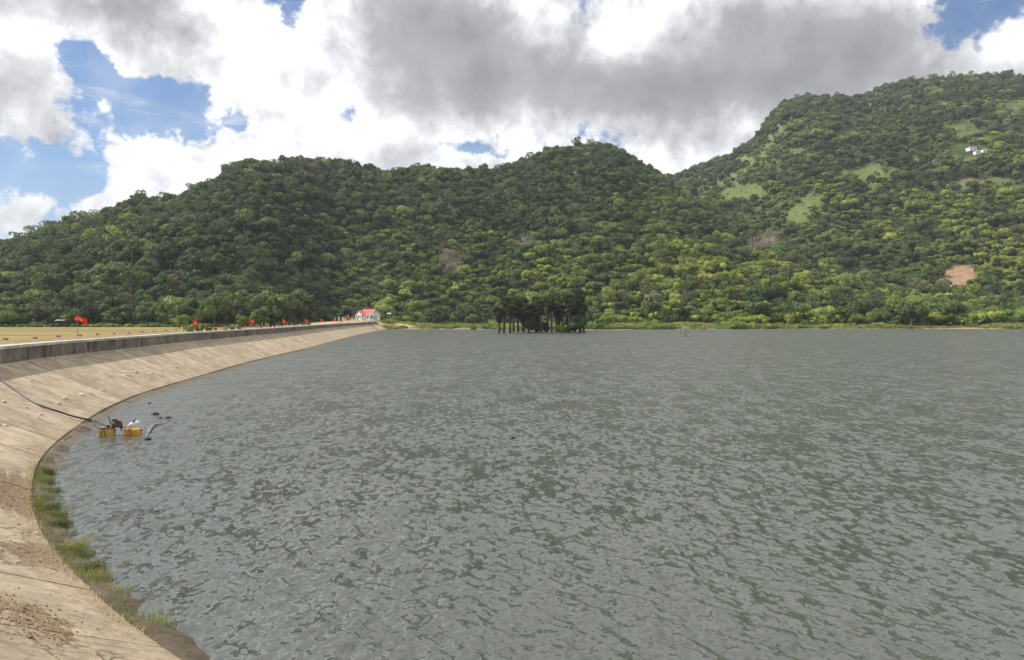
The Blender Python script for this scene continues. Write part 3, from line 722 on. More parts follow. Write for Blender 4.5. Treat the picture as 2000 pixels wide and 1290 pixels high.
def trunk_mesh(name, mat, h, r, seed, limbs=4, spread=1.6):
    rnd = random.Random(seed); mb = MB()
    lean = (rnd.uniform(-.3, .3), rnd.uniform(-.3, .3))
    mb.tube([(0, 0, -.5), (lean[0] * .3, lean[1] * .3, h * .35), (lean[0] * .7, lean[1] * .7, h * .7), (lean[0], lean[1], h)], [r * 1.4, r, r * .8, r * .5], 6)
    for i in range(limbs):
        th = rnd.random() * 6.283; z0 = h * rnd.uniform(.45, .8)
        mb.tube([(lean[0] * .6, lean[1] * .6, z0), (spread * .5 * math.cos(th), spread * .5 * math.sin(th), z0 + h * .22), (spread * math.cos(th), spread * math.sin(th), z0 + h * .5)], [r * .5, r * .35, r * .12], 5)
    return mb.mesh(name, mat)
def joined(name, a, b):     # one mesh out of two, keeping materials
    va = np.empty(len(a.vertices) * 3, np.float32); a.vertices.foreach_get('co', va); vb = np.empty(len(b.vertices) * 3, np.float32); b.vertices.foreach_get('co', vb)
    na = len(a.vertices); fa_ = [tuple(p.vertices) for p in a.polygons] + [tuple(i + na for i in p.vertices) for p in b.polygons]
    return mesh(name, np.r_[va, vb].reshape(-1, 3), fa_, [a.materials[0], b.materials[0]], [0] * len(a.polygons) + [1] * len(b.polygons))
def frond_palm(seed, mat, nf=14, L=2.6, top=5.0):
    """feather-leaved palm crown (coconut)"""
    rnd = random.Random(seed); V = []; Fc = []
    for i in range(nf):
        th = i * 2.4 + rnd.uniform(-.2, .2); el0 = rnd.uniform(-.1, 1.2); pts = []
        x = 0; z = 0; e_ = el0
        for k in range(8):
            pts.append((x, z)); x += math.cos(e_) * L / 7; z += math.sin(e_) * L / 7; e_ -= 0.27 + .05 * rnd.random()
        ct, st = math.cos(th), math.sin(th)
        for k in range(7):
            for sgn in (-1, 1):
                for h_ in (0, .5):
                    (x0, z0), (x1, z1) = pts[k], pts[k + 1]; xa, za = x0 + (x1 - x0) * h_, z0 + (z1 - z0) * h_; xb, zb = x0 + (x1 - x0) * (h_ + .38), z0 + (z1 - z0) * (h_ + .38)
                    w = (0.62 if 0 < k < 6 else .35) * L / 2.6; tipx = (xb + .18) ; dr = -.34 * w - .1
                    P_ = [(xa, 0, za), (xb, 0, zb), (tipx, sgn * w, zb + dr)]
                    b = len(V)
                    for (a_, y_, z_) in P_: V.append((a_ * ct - y_ * st, a_ * st + y_ * ct, top + z_))
                    Fc.append((b, b + 1, b + 2))
    return mesh('palm_fronds', V, Fc, mat)
def fan_palm(seed, mat, mat2, top, R0=1.7, nf=34, skirt=16):
    """fan-leaved sugar palm: round head of stiff fans, brown hanging skirt below"""
    rnd = random.Random(seed); V = []; Fc = []; MI = []
    for i in range(nf + skirt):
        dead = i >= nf
        th = i * 2.39996 + rnd.uniform(-.25, .25); e_ = rnd.uniform(-1.45, -.7) if dead else math.asin(rnd.uniform(-.45, .98))
        d = Vector((math.cos(th) * math.cos(e_), math.sin(th) * math.cos(e_), math.sin(e_)))
        pet = R0 * (rnd.uniform(.35, .6)); c = Vector((0, 0, top - (0.1 if not dead else .35))) + d * pet
        side = d.cross(Vector((0, 0, 1))); side = side.normalized() if side.length > .05 else Vector((1, 0, 0)); up = side.cross(d)
        rl = R0 * rnd.uniform(.45, .62); nb = 9; rl *= 1.1
        tl = rnd.uniform(-.5, .5)
        side = (side * math.cos(tl) + up * math.sin(tl)).normalized(); up = side.cross(d)
        b0 = Vector((0, 0, top - .2)); w_ = .035
        b = len(V); V += [tuple(b0 - side * w_), tuple(b0 + side * w_), tuple(c)]; Fc.append((b, b + 1, b + 2)); MI.append(1 if dead else 0)
        for k in range(nb):
            t0 = (-1.5 + 3.0 * k / nb); t1 = t0 + 3.0 / nb * .82; tm = (t0 + t1) / 2
            if dead: t0 *= .5; t1 *= .5; tm *= .5
            def pt(t_, r_): return c + (d * math.cos(t_) + side * math.sin(t_)) * r_ - up * (.12 * r_ * abs(math.sin(t_))) - Vector((0, 0, .1 * r_))
            b = len(V); V += [tuple(c), tuple(pt(t0, rl * .7)), tuple(pt(tm, rl * rnd.uniform(.9, 1.1))), tuple(pt(t1, rl * .7))]
            Fc.append((b, b + 1, b + 2, b + 3)); MI.append(1 if dead else 0)
    return mesh('palm_head', V, Fc, [mat, mat2], MI)
def banana(seed, mat):
    rnd = random.Random(seed); V = []; Fc = []
    for st_ in range(3):
        ox, oy = rnd.uniform(-.8, .8), rnd.uniform(-.8, .8); hh = rnd.uniform(1.2, 2.2)
        for i in range(8):
            th = rnd.random() * 6.283; e_ = rnd.uniform(.5, 1.35); x = 0; z = hh; L = rnd.uniform(1.6, 2.4); prev = None
            for k in range(6):
                w = [.05, .28, .36, .34, .24, .04][k]
                cx, cy = ox + x * math.cos(th), oy + x * math.sin(th)
                l_ = (cx - w * math.sin(th), cy + w * math.cos(th), z); r_ = (cx + w * math.sin(th), cy - w * math.cos(th), z)
                b = len(V); V += [l_, r_]
                if prev is not None: Fc.append((prev, prev + 1, b + 1, b))
                prev = b; x += math.cos(e_) * L / 5; z += math.sin(e_) * L / 5; e_ -= .38
    return mesh('banana_leaves', V, Fc, mat)
def bare_branches(name, seed, mat, h, r, levels=3, spread=.6, n0=4, collapse=False):
    rnd = random.Random(seed); mb = MB()
    def br(p, d, L, rad, lev):
        q = p + d * L; mid = p + d * L * .5 + Vector((rnd.uniform(-1, 1), rnd.uniform(-1, 1), 0)) * L * .08
        mb.tube([p, mid, q], [rad, rad * .75, rad * .5], 5)
        if lev > 0:
            for _ in range(3):
                nd = (d + Vector((rnd.uniform(-1, 1), rnd.uniform(-1, 1), rnd.uniform(-.2, .6))) * spread).normalized()
                br(p + d * L * rnd.uniform(.5, 1), nd, L * rnd.uniform(.55, .8), rad * .5, lev - 1)
    for i in range(n0):
        th = 6.283 * i / n0 + rnd.random()
        br(Vector((.15 * math.cos(th), .15 * math.sin(th), -.3)), Vector((math.cos(th) * spread * .6, math.sin(th) * spread * .6, 1)).normalized(), h * .42, r, levels)
    return mb.mesh(name, mat)

PROTO = {}      # kind -> list of (crown mesh, trunk mesh or None, joined mesh)
def add_proto(kind, crown, trunk):
    crown.name = 'crown'; PROTO.setdefault(kind, []).append((crown, trunk, joined('tree_' + kind, crown, trunk) if trunk else crown))
for sd_ in range(3):
    add_proto('dark', crown_mesh('c', M['leaf_dark'], seed=10 + sd_, R0=3.9, H0=6.0, base=2.0, nblob=11, nleaf=110, leaf=.42), trunk_mesh('trunk', M['bark'], 4.5, .22, sd_))
    add_proto('mid', crown_mesh('c', M['leaf_mid'], seed=20 + sd_, R0=3.7, H0=5.2, base=1.6, nblob=12, nleaf=95, leaf=.42), trunk_mesh('trunk', M['bark'], 4.0, .2, 7 + sd_))
    add_proto('bright', crown_mesh('c', M['leaf_bright'], seed=30 + sd_, R0=3.4, H0=4.2, base=1.2, nblob=11, nleaf=95, leaf=.42), trunk_mesh('trunk', M['bark'], 3.2, .2, 17 + sd_))
for sd_ in range(3):
    add_proto('airy', crown_mesh('c', M['leaf_olive'] if sd_ else M['leaf_mid'], seed=140 + sd_, R0=3.1, H0=5.5, base=4.2, nblob=9, nleaf=52, leaf=.36, core=False), trunk_mesh('trunk', M['bark'], 7.5, .24, 57 + sd_, 6, 2.0))
    add_proto('wide', crown_mesh('c', M['leaf_dark'] if sd_ else M['leaf_mid'], seed=150 + sd_, R0=5.6, H0=4.6, base=3.0, nblob=19, nleaf=80, leaf=.42, outline=.12, cs=.7), trunk_mesh('trunk', M['bark'], 5, .34, 67 + sd_, 6, 3.0))
for sd_ in range(2):
    add_proto('olive', crown_mesh('c', M['leaf_olive'], seed=40 + sd_, R0=3.0, H0=8.0, base=2.0, nblob=13, nleaf=90, leaf=.36, flat=1.0, core=True, cs=.6), trunk_mesh('trunk', M['bark'], 6.5, .2, 27 + sd_, 6, 1.2))
    add_proto('shrub', crown_mesh('c', M['leaf_mid'], seed=50 + sd_, R0=1.7, H0=1.5, base=0.0, nblob=7, nleaf=60, leaf=.30), None)
    add_proto('lowbright', crown_mesh('c', M['leaf_bright'], seed=60 + sd_, R0=1.6, H0=1.1, base=0.0, nblob=7, nleaf=60, leaf=.30), None)
    add_proto('banana', banana(70 + sd_, M['leaf_banana']), None)
mb = MB(); mb.tube([(0, 0, -.4), (.1, 0, 2.5), (.3, .1, 5.1)], [.22, .15, .11], 7); ctr = mb.mesh('trunk', M['bark'])
add_proto('coconut', frond_palm(5, M['leaf_mid'], top=5.0), ctr)
add_proto('deadtree', crown_mesh('c', M['dry'], seed=81, R0=3.0, H0=4.4, base=2.0, nblob=9, nleaf=46, leaf=.26, core=False), bare_branches('trunk', 14, M['dead_wood'], 8, .2, 3, .55, 3))
add_proto('bare', bare_branches('bare', 4, M['dead_wood'], 7, .13, 3, .55, 3), None)
def grass_clump(seed, n, h, r, mat, w=.02, lean=.5):
    rnd = random.Random(seed); V = []; Fc = []
    for i in range(n):
        a = rnd.random() * 6.283; q = r * rnd.random() ** .6; x, y = q * math.cos(a), q * math.sin(a); t_ = rnd.random() * 6.283; hh = h * rnd.uniform(.45, 1.1)
        lx, ly = lean * hh * math.cos(t_) * rnd.random(), lean * hh * math.sin(t_) * rnd.random(); wx, wy = -w * math.sin(t_) , w * math.cos(t_)
        b = len(V); V += [(x - wx, y - wy, -.03), (x + wx, y + wy, -.03), (x + lx * .4 + wx * .7, y + ly * .4 + wy * .7, hh * .6), (x + lx * .4 - wx * .7, y + ly * .4 - wy * .7, hh * .6), (x + lx, y + ly, hh)]
        Fc += [(b, b + 1, b + 2, b + 3), (b + 3, b + 2, b + 4)]
    return mesh('blades', V, Fc, mat)
add_proto('reeds', grass_clump(8, 140, 1.3, 1.3, M['grass'], .05, .8), None)
add_proto('reeds', grass_clump(9, 110, 1.0, 1.6, leafmat('bank_grass', (0.14, 0.16, 0.05), (0.30, 0.27, 0.11), spread=.1), .06, .9), None)

def scatter(name, pts, kinds, rot, scl):
    """one object: every point carries a copy of the plant of its kind (geometry nodes)"""
    order = sorted(PROTO); var = []
    for k_ in order:
        for v in PROTO[k_]: var.append((k_, v[2]))
    start = {}; cnt = {}
    for i, (k_, _) in enumerate(var): start.setdefault(k_, i); cnt[k_] = cnt.get(k_, 0) + 1
    ids = np.array([start[k_] + rng.integers(cnt[k_]) for k_ in kinds], np.int32)
    me = bpy.data.meshes.new(name); me.vertices.add(len(pts)); me.vertices.foreach_set('co', np.asarray(pts, np.float32).ravel())
    for nm, ty, v in (('vi', 'INT', ids), ('rz', 'FLOAT', np.asarray(rot, np.float32)), ('sc', 'FLOAT', np.asarray(scl, np.float32))):
        A = me.attributes.new(nm, ty, 'POINT'); A.data.foreach_set('value', v)
    o = obj(name, me)
    ng = bpy.data.node_groups.new(name, 'GeometryNodeTree'); ng.interface.new_socket('Geometry', in_out='INPUT', socket_type='NodeSocketGeometry'); ng.interface.new_socket('Geometry', in_out='OUTPUT', socket_type='NodeSocketGeometry')
    N = ng.nodes; L = ng.links; gi = N.new('NodeGroupInput'); go = N.new('NodeGroupOutput'); jn = N.new('GeometryNodeJoinGeometry')
    def named(nm, ty):
        n = N.new('GeometryNodeInputNamedAttribute'); n.data_type = ty; n.inputs['Name'].default_value = nm; return n.outputs['Attribute']
    vi, rz, sc = named('vi', 'INT'), named('rz', 'FLOAT'), named('sc', 'FLOAT')
    cb = N.new('ShaderNodeCombineXYZ'); L.new(rz, cb.inputs[2])
    for i, (k_, pm) in enumerate(var):
        if not (ids == i).any(): continue
        po = bpy.data.objects.new('plant_source', pm)          # never linked to the scene
        oi = N.new('GeometryNodeObjectInfo'); oi.inputs['Object'].default_value = po; oi.inputs['As Instance'].default_value = True
        cmp_ = N.new('FunctionNodeCompare'); cmp_.data_type = 'INT'; cmp_.operation = 'EQUAL'
        L.new(vi, cmp_.inputs[2]); cmp_.inputs[3].default_value = i
        ip = N.new('GeometryNodeInstanceOnPoints'); L.new(gi.outputs[0], ip.inputs['Points']); L.new(cmp_.outputs[0], ip.inputs['Selection'])
        L.new(oi.outputs['Geometry'], ip.inputs['Instance']); L.new(cb.outputs[0], ip.inputs['Rotation']); L.new(sc, ip.inputs['Scale']); L.new(ip.outputs[0], jn.inputs[0])
    L.new(jn.outputs[0], go.inputs[0])
    md = o.modifiers.new('plants', 'NODES'); md.node_group = ng
    return o
def plant(kind, var, name, loc, sc, rz, label, cat='tree', group=None):
    c, tr, _ = PROTO[kind][var % len(PROTO[kind])]
    if tr is None:
        o = obj(name, c); o.location = loc; o.scale = (sc,) * 3; o.rotation_euler[2] = rz
    else:
        o = empty(name, loc, rz, sc); obj('crown', c, o); obj('trunk', tr, o)
    return tag(o, label, cat, group)

# ------------------------------------------------------------------ forest on the hills
pts = []
def jit(y0, y1, sp):
    xs = np.arange(-1350, 1350, sp); ys = np.arange(y0, y1, sp); X, Y = np.meshgrid(xs, ys)
    X = X + rng.uniform(-.48, .48, X.shape) * sp; Y = Y + rng.uniform(-.48, .48, Y.shape) * sp
    a = np.abs(X / Y); k_ = (a < .80) & (Y >= y0) & (Y < y1); return X[k_], Y[k_]
chunks = [jit(290, 560, 4.6), jit(560, 900, 5.2), jit(900, 1560, 6.4)]
X = np.concatenate([c_[0] for c_ in chunks]); Y = np.concatenate([c_[1] for c_ in chunks])
Z = terrain(X, Y, (np.zeros(X.shape), np.where(X < -50, 50.0, -50.0)))
a = X / Y
ok = Y > yfA(a) + 2
Xh, Yh, Zh, ah = X[ok], Y[ok], Z[ok], a[ok]
# drop what the terrain in front hides
na_, ny2 = 260, 360; AA = np.linspace(-.82, .82, na_); YY = np.linspace(285, 1600, ny2); ga, gyy = np.meshgrid(AA, YY)
el_ = (terrain(ga * gyy, gyy, (np.zeros(ga.shape), np.where(ga * gyy < -50, 50.0, -50.0))) - CZ) / gyy
cm = np.maximum.accumulate(el_, axis=0)
ia = np.clip(((ah + .82) / 1.64 * (na_ - 1)).round().astype(int), 0, na_ - 1); iy = np.clip(((Yh - 285) / 1315 * (ny2 - 1)).astype(int) - 1, 0, ny2 - 1)
vis = (Zh + 9 - CZ) / Yh > cm[iy, ia]
Xh, Yh, Zh, ah = Xh[vis], Yh[vis], Zh[vis], ah[vis]
ck = clear_at(Xh, Yh, Zh); pxh, pyh = pixel(Xh, Yh, Zh)
n1 = fbm(Xh, Yh, 90, 21, 4); n2 = fbm(Xh, Yh, 35, 25, 3); rnd = rng.random(Xh.size)
kinds = np.full(Xh.size, 'dark', dtype=object); scl = np.clip(np.exp(rng.normal(-.30, .32, Xh.size)), .34, 1.6)
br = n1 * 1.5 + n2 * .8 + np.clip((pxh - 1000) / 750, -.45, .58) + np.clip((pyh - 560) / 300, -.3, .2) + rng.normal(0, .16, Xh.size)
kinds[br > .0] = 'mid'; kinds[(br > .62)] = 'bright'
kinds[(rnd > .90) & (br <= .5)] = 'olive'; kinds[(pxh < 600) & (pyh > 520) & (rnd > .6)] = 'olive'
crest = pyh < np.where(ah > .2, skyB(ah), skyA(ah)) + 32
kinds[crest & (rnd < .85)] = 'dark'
farB = Yh > 880
op = farB & ~crest & (n1 + .8 * n2 + rng.normal(0, .12, Xh.size) > -.30)
kinds[op] = np.where(rnd[op] < .30, 'shrub', np.where(rnd[op] < .76, 'lowbright', 'mid')); scl[op] = rng.uniform(.9, 1.9, op.sum()) ; scl[op & (kinds == 'mid')] *= .45
rk = rng.random(Xh.size); q_ = (rk < .13) & ~op; kinds[q_] = 'airy'; scl[q_] *= 1.1; q_ = (rk > .90) & ~op; kinds[q_] = 'wide'
q_ = (rk > .80) & (rk < .90) & ~op; kinds[q_] = 'shrub'; scl[q_] = 1.3
cor = (pxh > 640) & (pxh < 1000) & (pyh > 440) & (pyh < 600) & (rnd > .35)
kinds[cor] = 'mid'; scl[cor] = rng.uniform(.5, .75, cor.sum())      # even plantation of young trees
dead = (((pxh - 1490) / 30) ** 2 + ((pyh - 478) / 20) ** 2 < 1) | (((pxh - 880) / 24) ** 2 + ((pyh - 520) / 18) ** 2 < 1) | (((pxh - 1028) / 22) ** 2 + ((pyh - 484) / 13) ** 2 < 1)
kinds[dead] = np.where(rng.random(dead.sum()) < .65, 'deadtree', 'bare'); scl[dead] = rng.uniform(.7, 1.2, dead.sum())
thin = (ck > 0) & ~dead; kinds[thin] = np.where(rng.random(thin.sum()) < .65, 'lowbright', 'shrub'); scl[thin] = rng.uniform(.35, .9, thin.sum())
pal = (rnd > .975) & (pyh > 400) & ~dead; kinds[pal] = 'coconut'; scl[pal] = 1.1
keep = (ck == 0) | dead | ((ck != 2) & (rng.random(ck.size) < .5))
keep &= ~(op & (rng.random(Xh.size) < .42))
keep &= ~((pxh > 1855) & (pxh < 1935) & (pyh > 284) & (pyh < 312))
# leave the huts' doorsteps open
Xh, Yh, Zh, ah, kinds, scl, pxh, pyh = [q[keep] for q in (Xh, Yh, Zh, ah, kinds, scl, pxh, pyh)]

# belts of larger trees at the foot of the hills (always seen one by one)
def where(px):
    for lim, txt in ((90, ', at the far left'), (210, ', near the first flag'), (300, ', left of the red cut'), (380, ', by the red cut'), (440, ', by the second flag'), (520, ', near the third flag'), (600, ', near the coconut palm'), (690, ', left of the house'), (760, ', behind the house'), (860, ', just right of the house'), (960, ', left of the palms'), (1160, ', above the palms'),
                     (1300, ', right of the palms'), (1400, ', behind the dead tree'), (1550, ', right of the dead tree'), (1700, ', midway to the right edge'), (1830, ', left of the bare soil'), (1930, ', below the bare soil')):
        if px < lim: return txt
    return ', at the right edge'
belt = []      # x, y, kind, scale, label, name, group
def belt_tree(px, Y_, kind, sc_, label, group, name=None):
    X_ = (px - 1000) / F * Y_; belt.append((X_, Y_, kind, sc_, label + where(px), name or {'coconut': 'coconut_palm', 'banana': 'banana_plant', 'shrub': 'bush', 'lowbright': 'bush'}.get(kind, 'broadleaf_tree'), group))
br_ = random.Random(12)
for px in np.arange(1172, 2150, 17.0):
    kx = br_.random(); kind = 'bright' if kx < .48 else ('mid' if kx < .8 else 'dark')
    far = px > 1230
    lab = {'bright': 'yellow-green mango tree in the front row of the far bank', 'mid': 'mid-green tree in the front row of the far bank', 'dark': 'dark dense tree in the front row of the far bank'}[kind]
    belt_tree(px + br_.uniform(-6, 6), yshore((px - 1000) / F) + br_.uniform(22, 32), kind, br_.uniform(.6, 1.0), lab, 'front row trees on the far bank')
for px in np.arange(-150, 600, 17.0):
    kx = br_.random(); kind = 'dark' if kx < .6 else ('olive' if kx < .75 else 'mid')
    lab = {'dark': 'dark tree in the row behind the straw field', 'olive': 'grey-green tree in the row behind the straw field', 'mid': 'green tree in the row behind the straw field'}[kind]
    belt_tree(px + br_.uniform(-7, 7), 292 + br_.uniform(-2, 6) + max(0, px - 400) * .13, kind, br_.uniform(.7, 1.15), lab, 'trees behind the straw field')
for px in np.arange(395, 600, 13.0):
    belt_tree(px + br_.uniform(-4, 4), 285 + br_.uniform(0, 30), 'olive' if br_.random() < .6 else 'dark', br_.uniform(1.15, 1.6), 'tall grey-green tree of the grove behind the dam wall', 'tall grove behind the dam wall')
for px in np.arange(600, 960, 15.0):
    belt_tree(px + br_.uniform(-5, 5), 392 + br_.uniform(0, 14), 'mid' if br_.random() < .6 else 'dark', br_.uniform(.6, .9), 'green tree at the hill foot behind the crop field', 'trees behind the crop field')
inview = (np.abs(ah) < .66)
score = np.where(inview & np.isin(kinds, ['dark', 'mid', 'bright', 'olive']), scl / Yh, 0)
nsel = 290 - len(belt); sel = np.argsort(-score)[:nsel]; selm = np.zeros(Xh.size, bool); selm[sel] = True
desc = {'dark': 'dark green', 'mid': 'mid-green', 'bright': 'yellow-green', 'olive': 'grey-green'}
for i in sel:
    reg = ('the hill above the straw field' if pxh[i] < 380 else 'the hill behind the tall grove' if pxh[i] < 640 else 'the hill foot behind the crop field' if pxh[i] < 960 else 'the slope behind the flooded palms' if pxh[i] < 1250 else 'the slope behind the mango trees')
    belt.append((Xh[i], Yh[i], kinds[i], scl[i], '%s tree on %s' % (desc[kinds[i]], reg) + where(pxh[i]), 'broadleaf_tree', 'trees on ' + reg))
for i, (x, y, kind, sc_, lab, nm, grp) in enumerate(belt):
    z = float(terrain(np.array([x]), np.array([y]), (np.zeros(1), np.array([50.0 if x < -50 else -50.0])))[0])
    plant(kind, i, nm, (x, y, z - .1), sc_, rng.random() * 6.28, lab, 'tree', grp)
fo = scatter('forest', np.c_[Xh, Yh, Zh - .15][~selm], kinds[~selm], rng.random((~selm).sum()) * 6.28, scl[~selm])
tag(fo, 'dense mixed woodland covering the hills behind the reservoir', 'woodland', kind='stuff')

# low growth on the far bank and the hill foot
n = 6500
ab = rng.uniform(-.165, .72, n); yb = yshore(ab) + rng.uniform(.5, 26, n); xb = ab * yb
zb = terrain(xb, yb, (np.zeros(n), np.full(n, -50.0)))
kb = np.where(rng.random(n) < .62, 'reeds', np.where(rng.random(n) < .55, 'lowbright', 'shrub')).astype(object)
pxb, _ = pixel(xb, yb, zb)
gap = ((pxb > 770) & (pxb < 960) & (yb > yshore(ab) + 6)) | ((pxb > 1850) & (pxb < 1935) & (rng.random(n) < .75)) | (zb < 0.02) | (fbm(xb, yb, 10, 305, 2) < -.28)
sb = np.where(kb == 'reeds', rng.uniform(.5, 1.15, n), rng.uniform(.35, .95, n)) * np.clip(1 + 1.6 * fbm(xb, yb, 16, 301, 3), .45, 1.8)
bk = scatter('bank_undergrowth', np.c_[xb, yb, zb][~gap], kb[~gap], rng.random((~gap).sum()) * 6.28, sb[~gap])
tag(bk, 'tall grass and low scrub along the far bank', 'undergrowth', kind='stuff')
# rows of crop plants in the field left of the palms
rx, ry = [], []
for row in np.arange(336, 392, 3.2):
    xs = np.arange(-.155 * row, -.012 * row, .85); rx.append(xs + rng.normal(0, .12, xs.size)); ry.append(np.full(xs.size, row) + rng.normal(0, .15, xs.size))
rx = np.concatenate(rx); ry = np.concatenate(ry); rz_ = terrain(rx, ry, (np.zeros(rx.size), np.full(rx.size, -50.0)))
cp = scatter('crop_rows', np.c_[rx, ry, rz_], np.full(rx.size, 'lowbright', object), rng.random(rx.size) * 6.28, rng.uniform(.22, .36, rx.size))
tag(cp, 'low green crop growing in rows left of the flooded palms', 'crop', kind='stuff')
# hedge at the field's far edge
n = 420; ax = rng.uniform(-1.0, -.38, n); hy = 290 + rng.uniform(-3, 3, n); hx = ax * hy; kh = np.where(rng.random(n) < .6, 'shrub', 'reeds').astype(object)
tag(scatter('field_edge_scrub', np.c_[hx, hy, np.full(n, 1.25)], kh, rng.random(n) * 6.28, rng.uniform(.45, .9, n)), 'low scrub along the far edge of the straw field', 'undergrowth', kind='stuff')

# ------------------------------------------------------------------ named trees
def gz(x, y): return float(terrain(np.array([x]), np.array([y]))[0])
def placed(px, Y_, kind, var, name, sc_, label, cat='tree', group=None, z=None):
    x = (px - 1000) / F * Y_; z = gz(x, Y_) if z is None else z
    return plant(kind, var, name, (x, Y_, z - .08), sc_, 1.3 * var + px, label, cat, group)
def on_ridge(px, which='A', up=0.0):
    a_ = (px - 1000) / F; ys = np.arange(500, 1500, 4.0); zz = terrain(a_ * ys, ys, (np.zeros(ys.size), np.where(a_ * ys < -50, 50.0, -50.0))); e_ = (zz - CZ) / ys; k_ = int(e_.argmax()); return a_ * ys[k_], ys[k_], zz[k_]
x, y, z = on_ridge(559)
o = empty('ridge_tree', (x, y, z - .3), 0, 1.0); obj('trunk', trunk_mesh('trunk', M['bark_dark'], 5.6, .28, 91, 5, 1.6), o)
obj('crown', crown_mesh('crown', M['leaf_dark'], seed=92, R0=3.0, H0=4.0, base=5.0, nblob=8, nleaf=55, leaf=.36, core=False), o)
tag(o, 'lone open-crowned tree sticking up from the left hilltop against the cloud', 'tree')
x, y, z = on_ridge(598)
o = empty('ridge_tree', (x, y, z - .3), 0, 1.1); obj('trunk', trunk_mesh('trunk', M['bark_dark'], 5.0, .25, 93, 6, 2.2), o)
obj('crown', crown_mesh('crown', M['leaf_dark'], seed=94, R0=3.6, H0=3.4, base=3.6, nblob=8, nleaf=60, leaf=.36, core=False), o)
tag(o, 'ragged tree on the left hilltop just right of the lone open-crowned one', 'tree')
for j, (px, sc_, lb) in enumerate([(487, 1.35, 'big round dark tree on the left shoulder of the left hilltop'), (513, 1.15, 'smaller round dark tree beside the big one on the left hilltop shoulder'), (333, 1.0, 'round tree breaking the skyline low on the left ridge'), (262, 1.0, 'spreading tree on the left ridge skyline above the straw field'),
                               (42, .6, 'small tree at the far left end of the ridge'), (760, .95, 'round tree on the saddle right of the left hilltop'), (726, .8, 'small tree on the saddle right of the left hilltop'), (1075, 1.1, 'round dark tree at the left end of the middle summit'), (1150, 1.2, 'dark tree on top of the middle summit'), (1208, 1.05, 'dark tree at the right end of the middle summit')]):
    x, y, z = on_ridge(px); plant('dark', j, 'ridge_tree', (x, y, z - .5), sc_, j * 1.1, lb)
# trees and bushes right behind the dam wall
def behind(px, u, kind, var, name, sc_, label, cat='tree', z=None, pyt=None):
    x, y, s_ = crest_at(px, u); return plant(kind, var, name, (x, y, gz(x, y) if z is None else z), sc_, px, label, cat)
behind(393, 11.5, 'shrub', 0, 'bush', 1.05, 'round dark bush behind the wall beside the second flag', 'bush', 2.2)
x, y, s_ = crest_at(510, 30); plant('dark', 1, 'broadleaf_tree', (x, y, 1.3), .85, .5, 'round dark tree behind the wall between the third and fourth flags')
x, y, s_ = crest_at(473, 36); plant('mid', 1, 'broadleaf_tree', (x, y, 1.3), .62, .9, 'low green tree behind the wall left of the third flag')
x, y, s_ = crest_at(455, 30); plant('shrub', 1, 'bush', (x, y, 1.3), 1.1, .9, 'low green bush behind the wall left of the third flag', 'bush')
x, y, s_ = crest_at(548, 40); plant('coconut', 0, 'coconut_palm', (x, y, 1.6), 1.25, .3, 'coconut palm with drooping fronds behind the wall by the fourth flag', 'palm')
x, y, s_ = crest_at(350, 60); plant('mid', 2, 'broadleaf_tree', (x, y, 1.3), .7, .9, 'green tree at the right end of the straw field')
x, y, s_ = crest_at(600, 30); plant('shrub', 0, 'bush', (x, y, 1.6), .9, .9, 'bush behind the wall by the fifth flag', 'bush')
placed(925, 318, 'shrub', 0, 'bush', 1.15, 'rounded green bush at the water edge left of the flooded palms', 'bush', z=.1)
placed(1277, 352, 'olive', 0, 'broadleaf_tree', 1.9, 'large airy grey-green tree above the yellow-green trees right of the palms')
placed(1330, 345, 'dark', 1, 'broadleaf_tree', 1.05, 'domed dark green tree behind the standing snag')
placed(1157, 322, 'olive', 1, 'broadleaf_tree', .95, 'narrow dark tree just right of the flooded palms')
placed(1197, 322, 'coconut', 0, 'palm', .9, 'short palm on the bank right of the flooded palms', 'palm')
for i, px in enumerate([1172, 1186, 1168]): placed(px, 318 + i * 3, 'banana', i, 'banana_plant', 1.1, 'banana plant on the bank just right of the flooded palms', 'banana plant', 'banana plants on the bank')
for i, px in enumerate([1880, 1900, 1915, 1570, 1586, 1745]): placed(px, 345 + (i % 3) * 3, 'banana', i, 'banana_plant', 1.3, 'banana plant among the trees on the right part of the far bank', 'banana plant', 'banana plants on the right bank')
# ------------------------------------------------------------------ flooded sugar palms
palms = [(975, 246, 7.0), (984, 250, 9.9), (996, 247, 8.6), (1003, 254, 10.2), (1012, 250, 9.0), (1024, 256, 10.6), (1033, 248, 8.2), (1046, 253, 10.7), (1057, 247, 9.2), (1068, 256, 10.9), (1078, 249, 9.4), (1088, 255, 10.9), (1100, 250, 9.8), (1113, 247, 11.3), (1123, 253, 9.6), (1132, 248, 11.2), (1141, 252, 8.6), (1135, 256, 6.8), (1108, 256, 7.6), (1050, 257, 7.4), (1020, 257, 7.0), (1086, 258, 7.6)]
heads = [fan_palm(100 + i, M['leaf_palm'], M['dead_skirt'], 0.0, R0=2.5, nf=70, skirt=40) for i in range(4)]
plabel = {0: 'leftmost and shortest sugar palm of the flooded cluster, leaning out over open water', 1: 'sugar palm with a bare trunk second from the left of the flooded cluster', 2: 'sugar palm with a bare dark trunk third from the left of the flooded cluster', 8: 'sugar palm with a clear straight trunk in the middle of the flooded cluster', 10: 'sugar palm with a clear trunk right of the middle of the flooded cluster', 13: 'tallest sugar palm near the right end of the flooded cluster', 16: 'rightmost sugar palm of the flooded cluster'}
porder = sorted(range(len(palms)), key=lambda q_: palms[q_][0]); ORDP = ['first', 'second', 'third', 'fourth', 'fifth', 'sixth', 'seventh', 'eighth', 'ninth', 'tenth', 'eleventh', 'twelfth', 'thirteenth', 'fourteenth', 'fifteenth', 'sixteenth', 'seventeenth', 'eighteenth', 'nineteenth', 'twentieth', 'twenty-first', 'twenty-second']
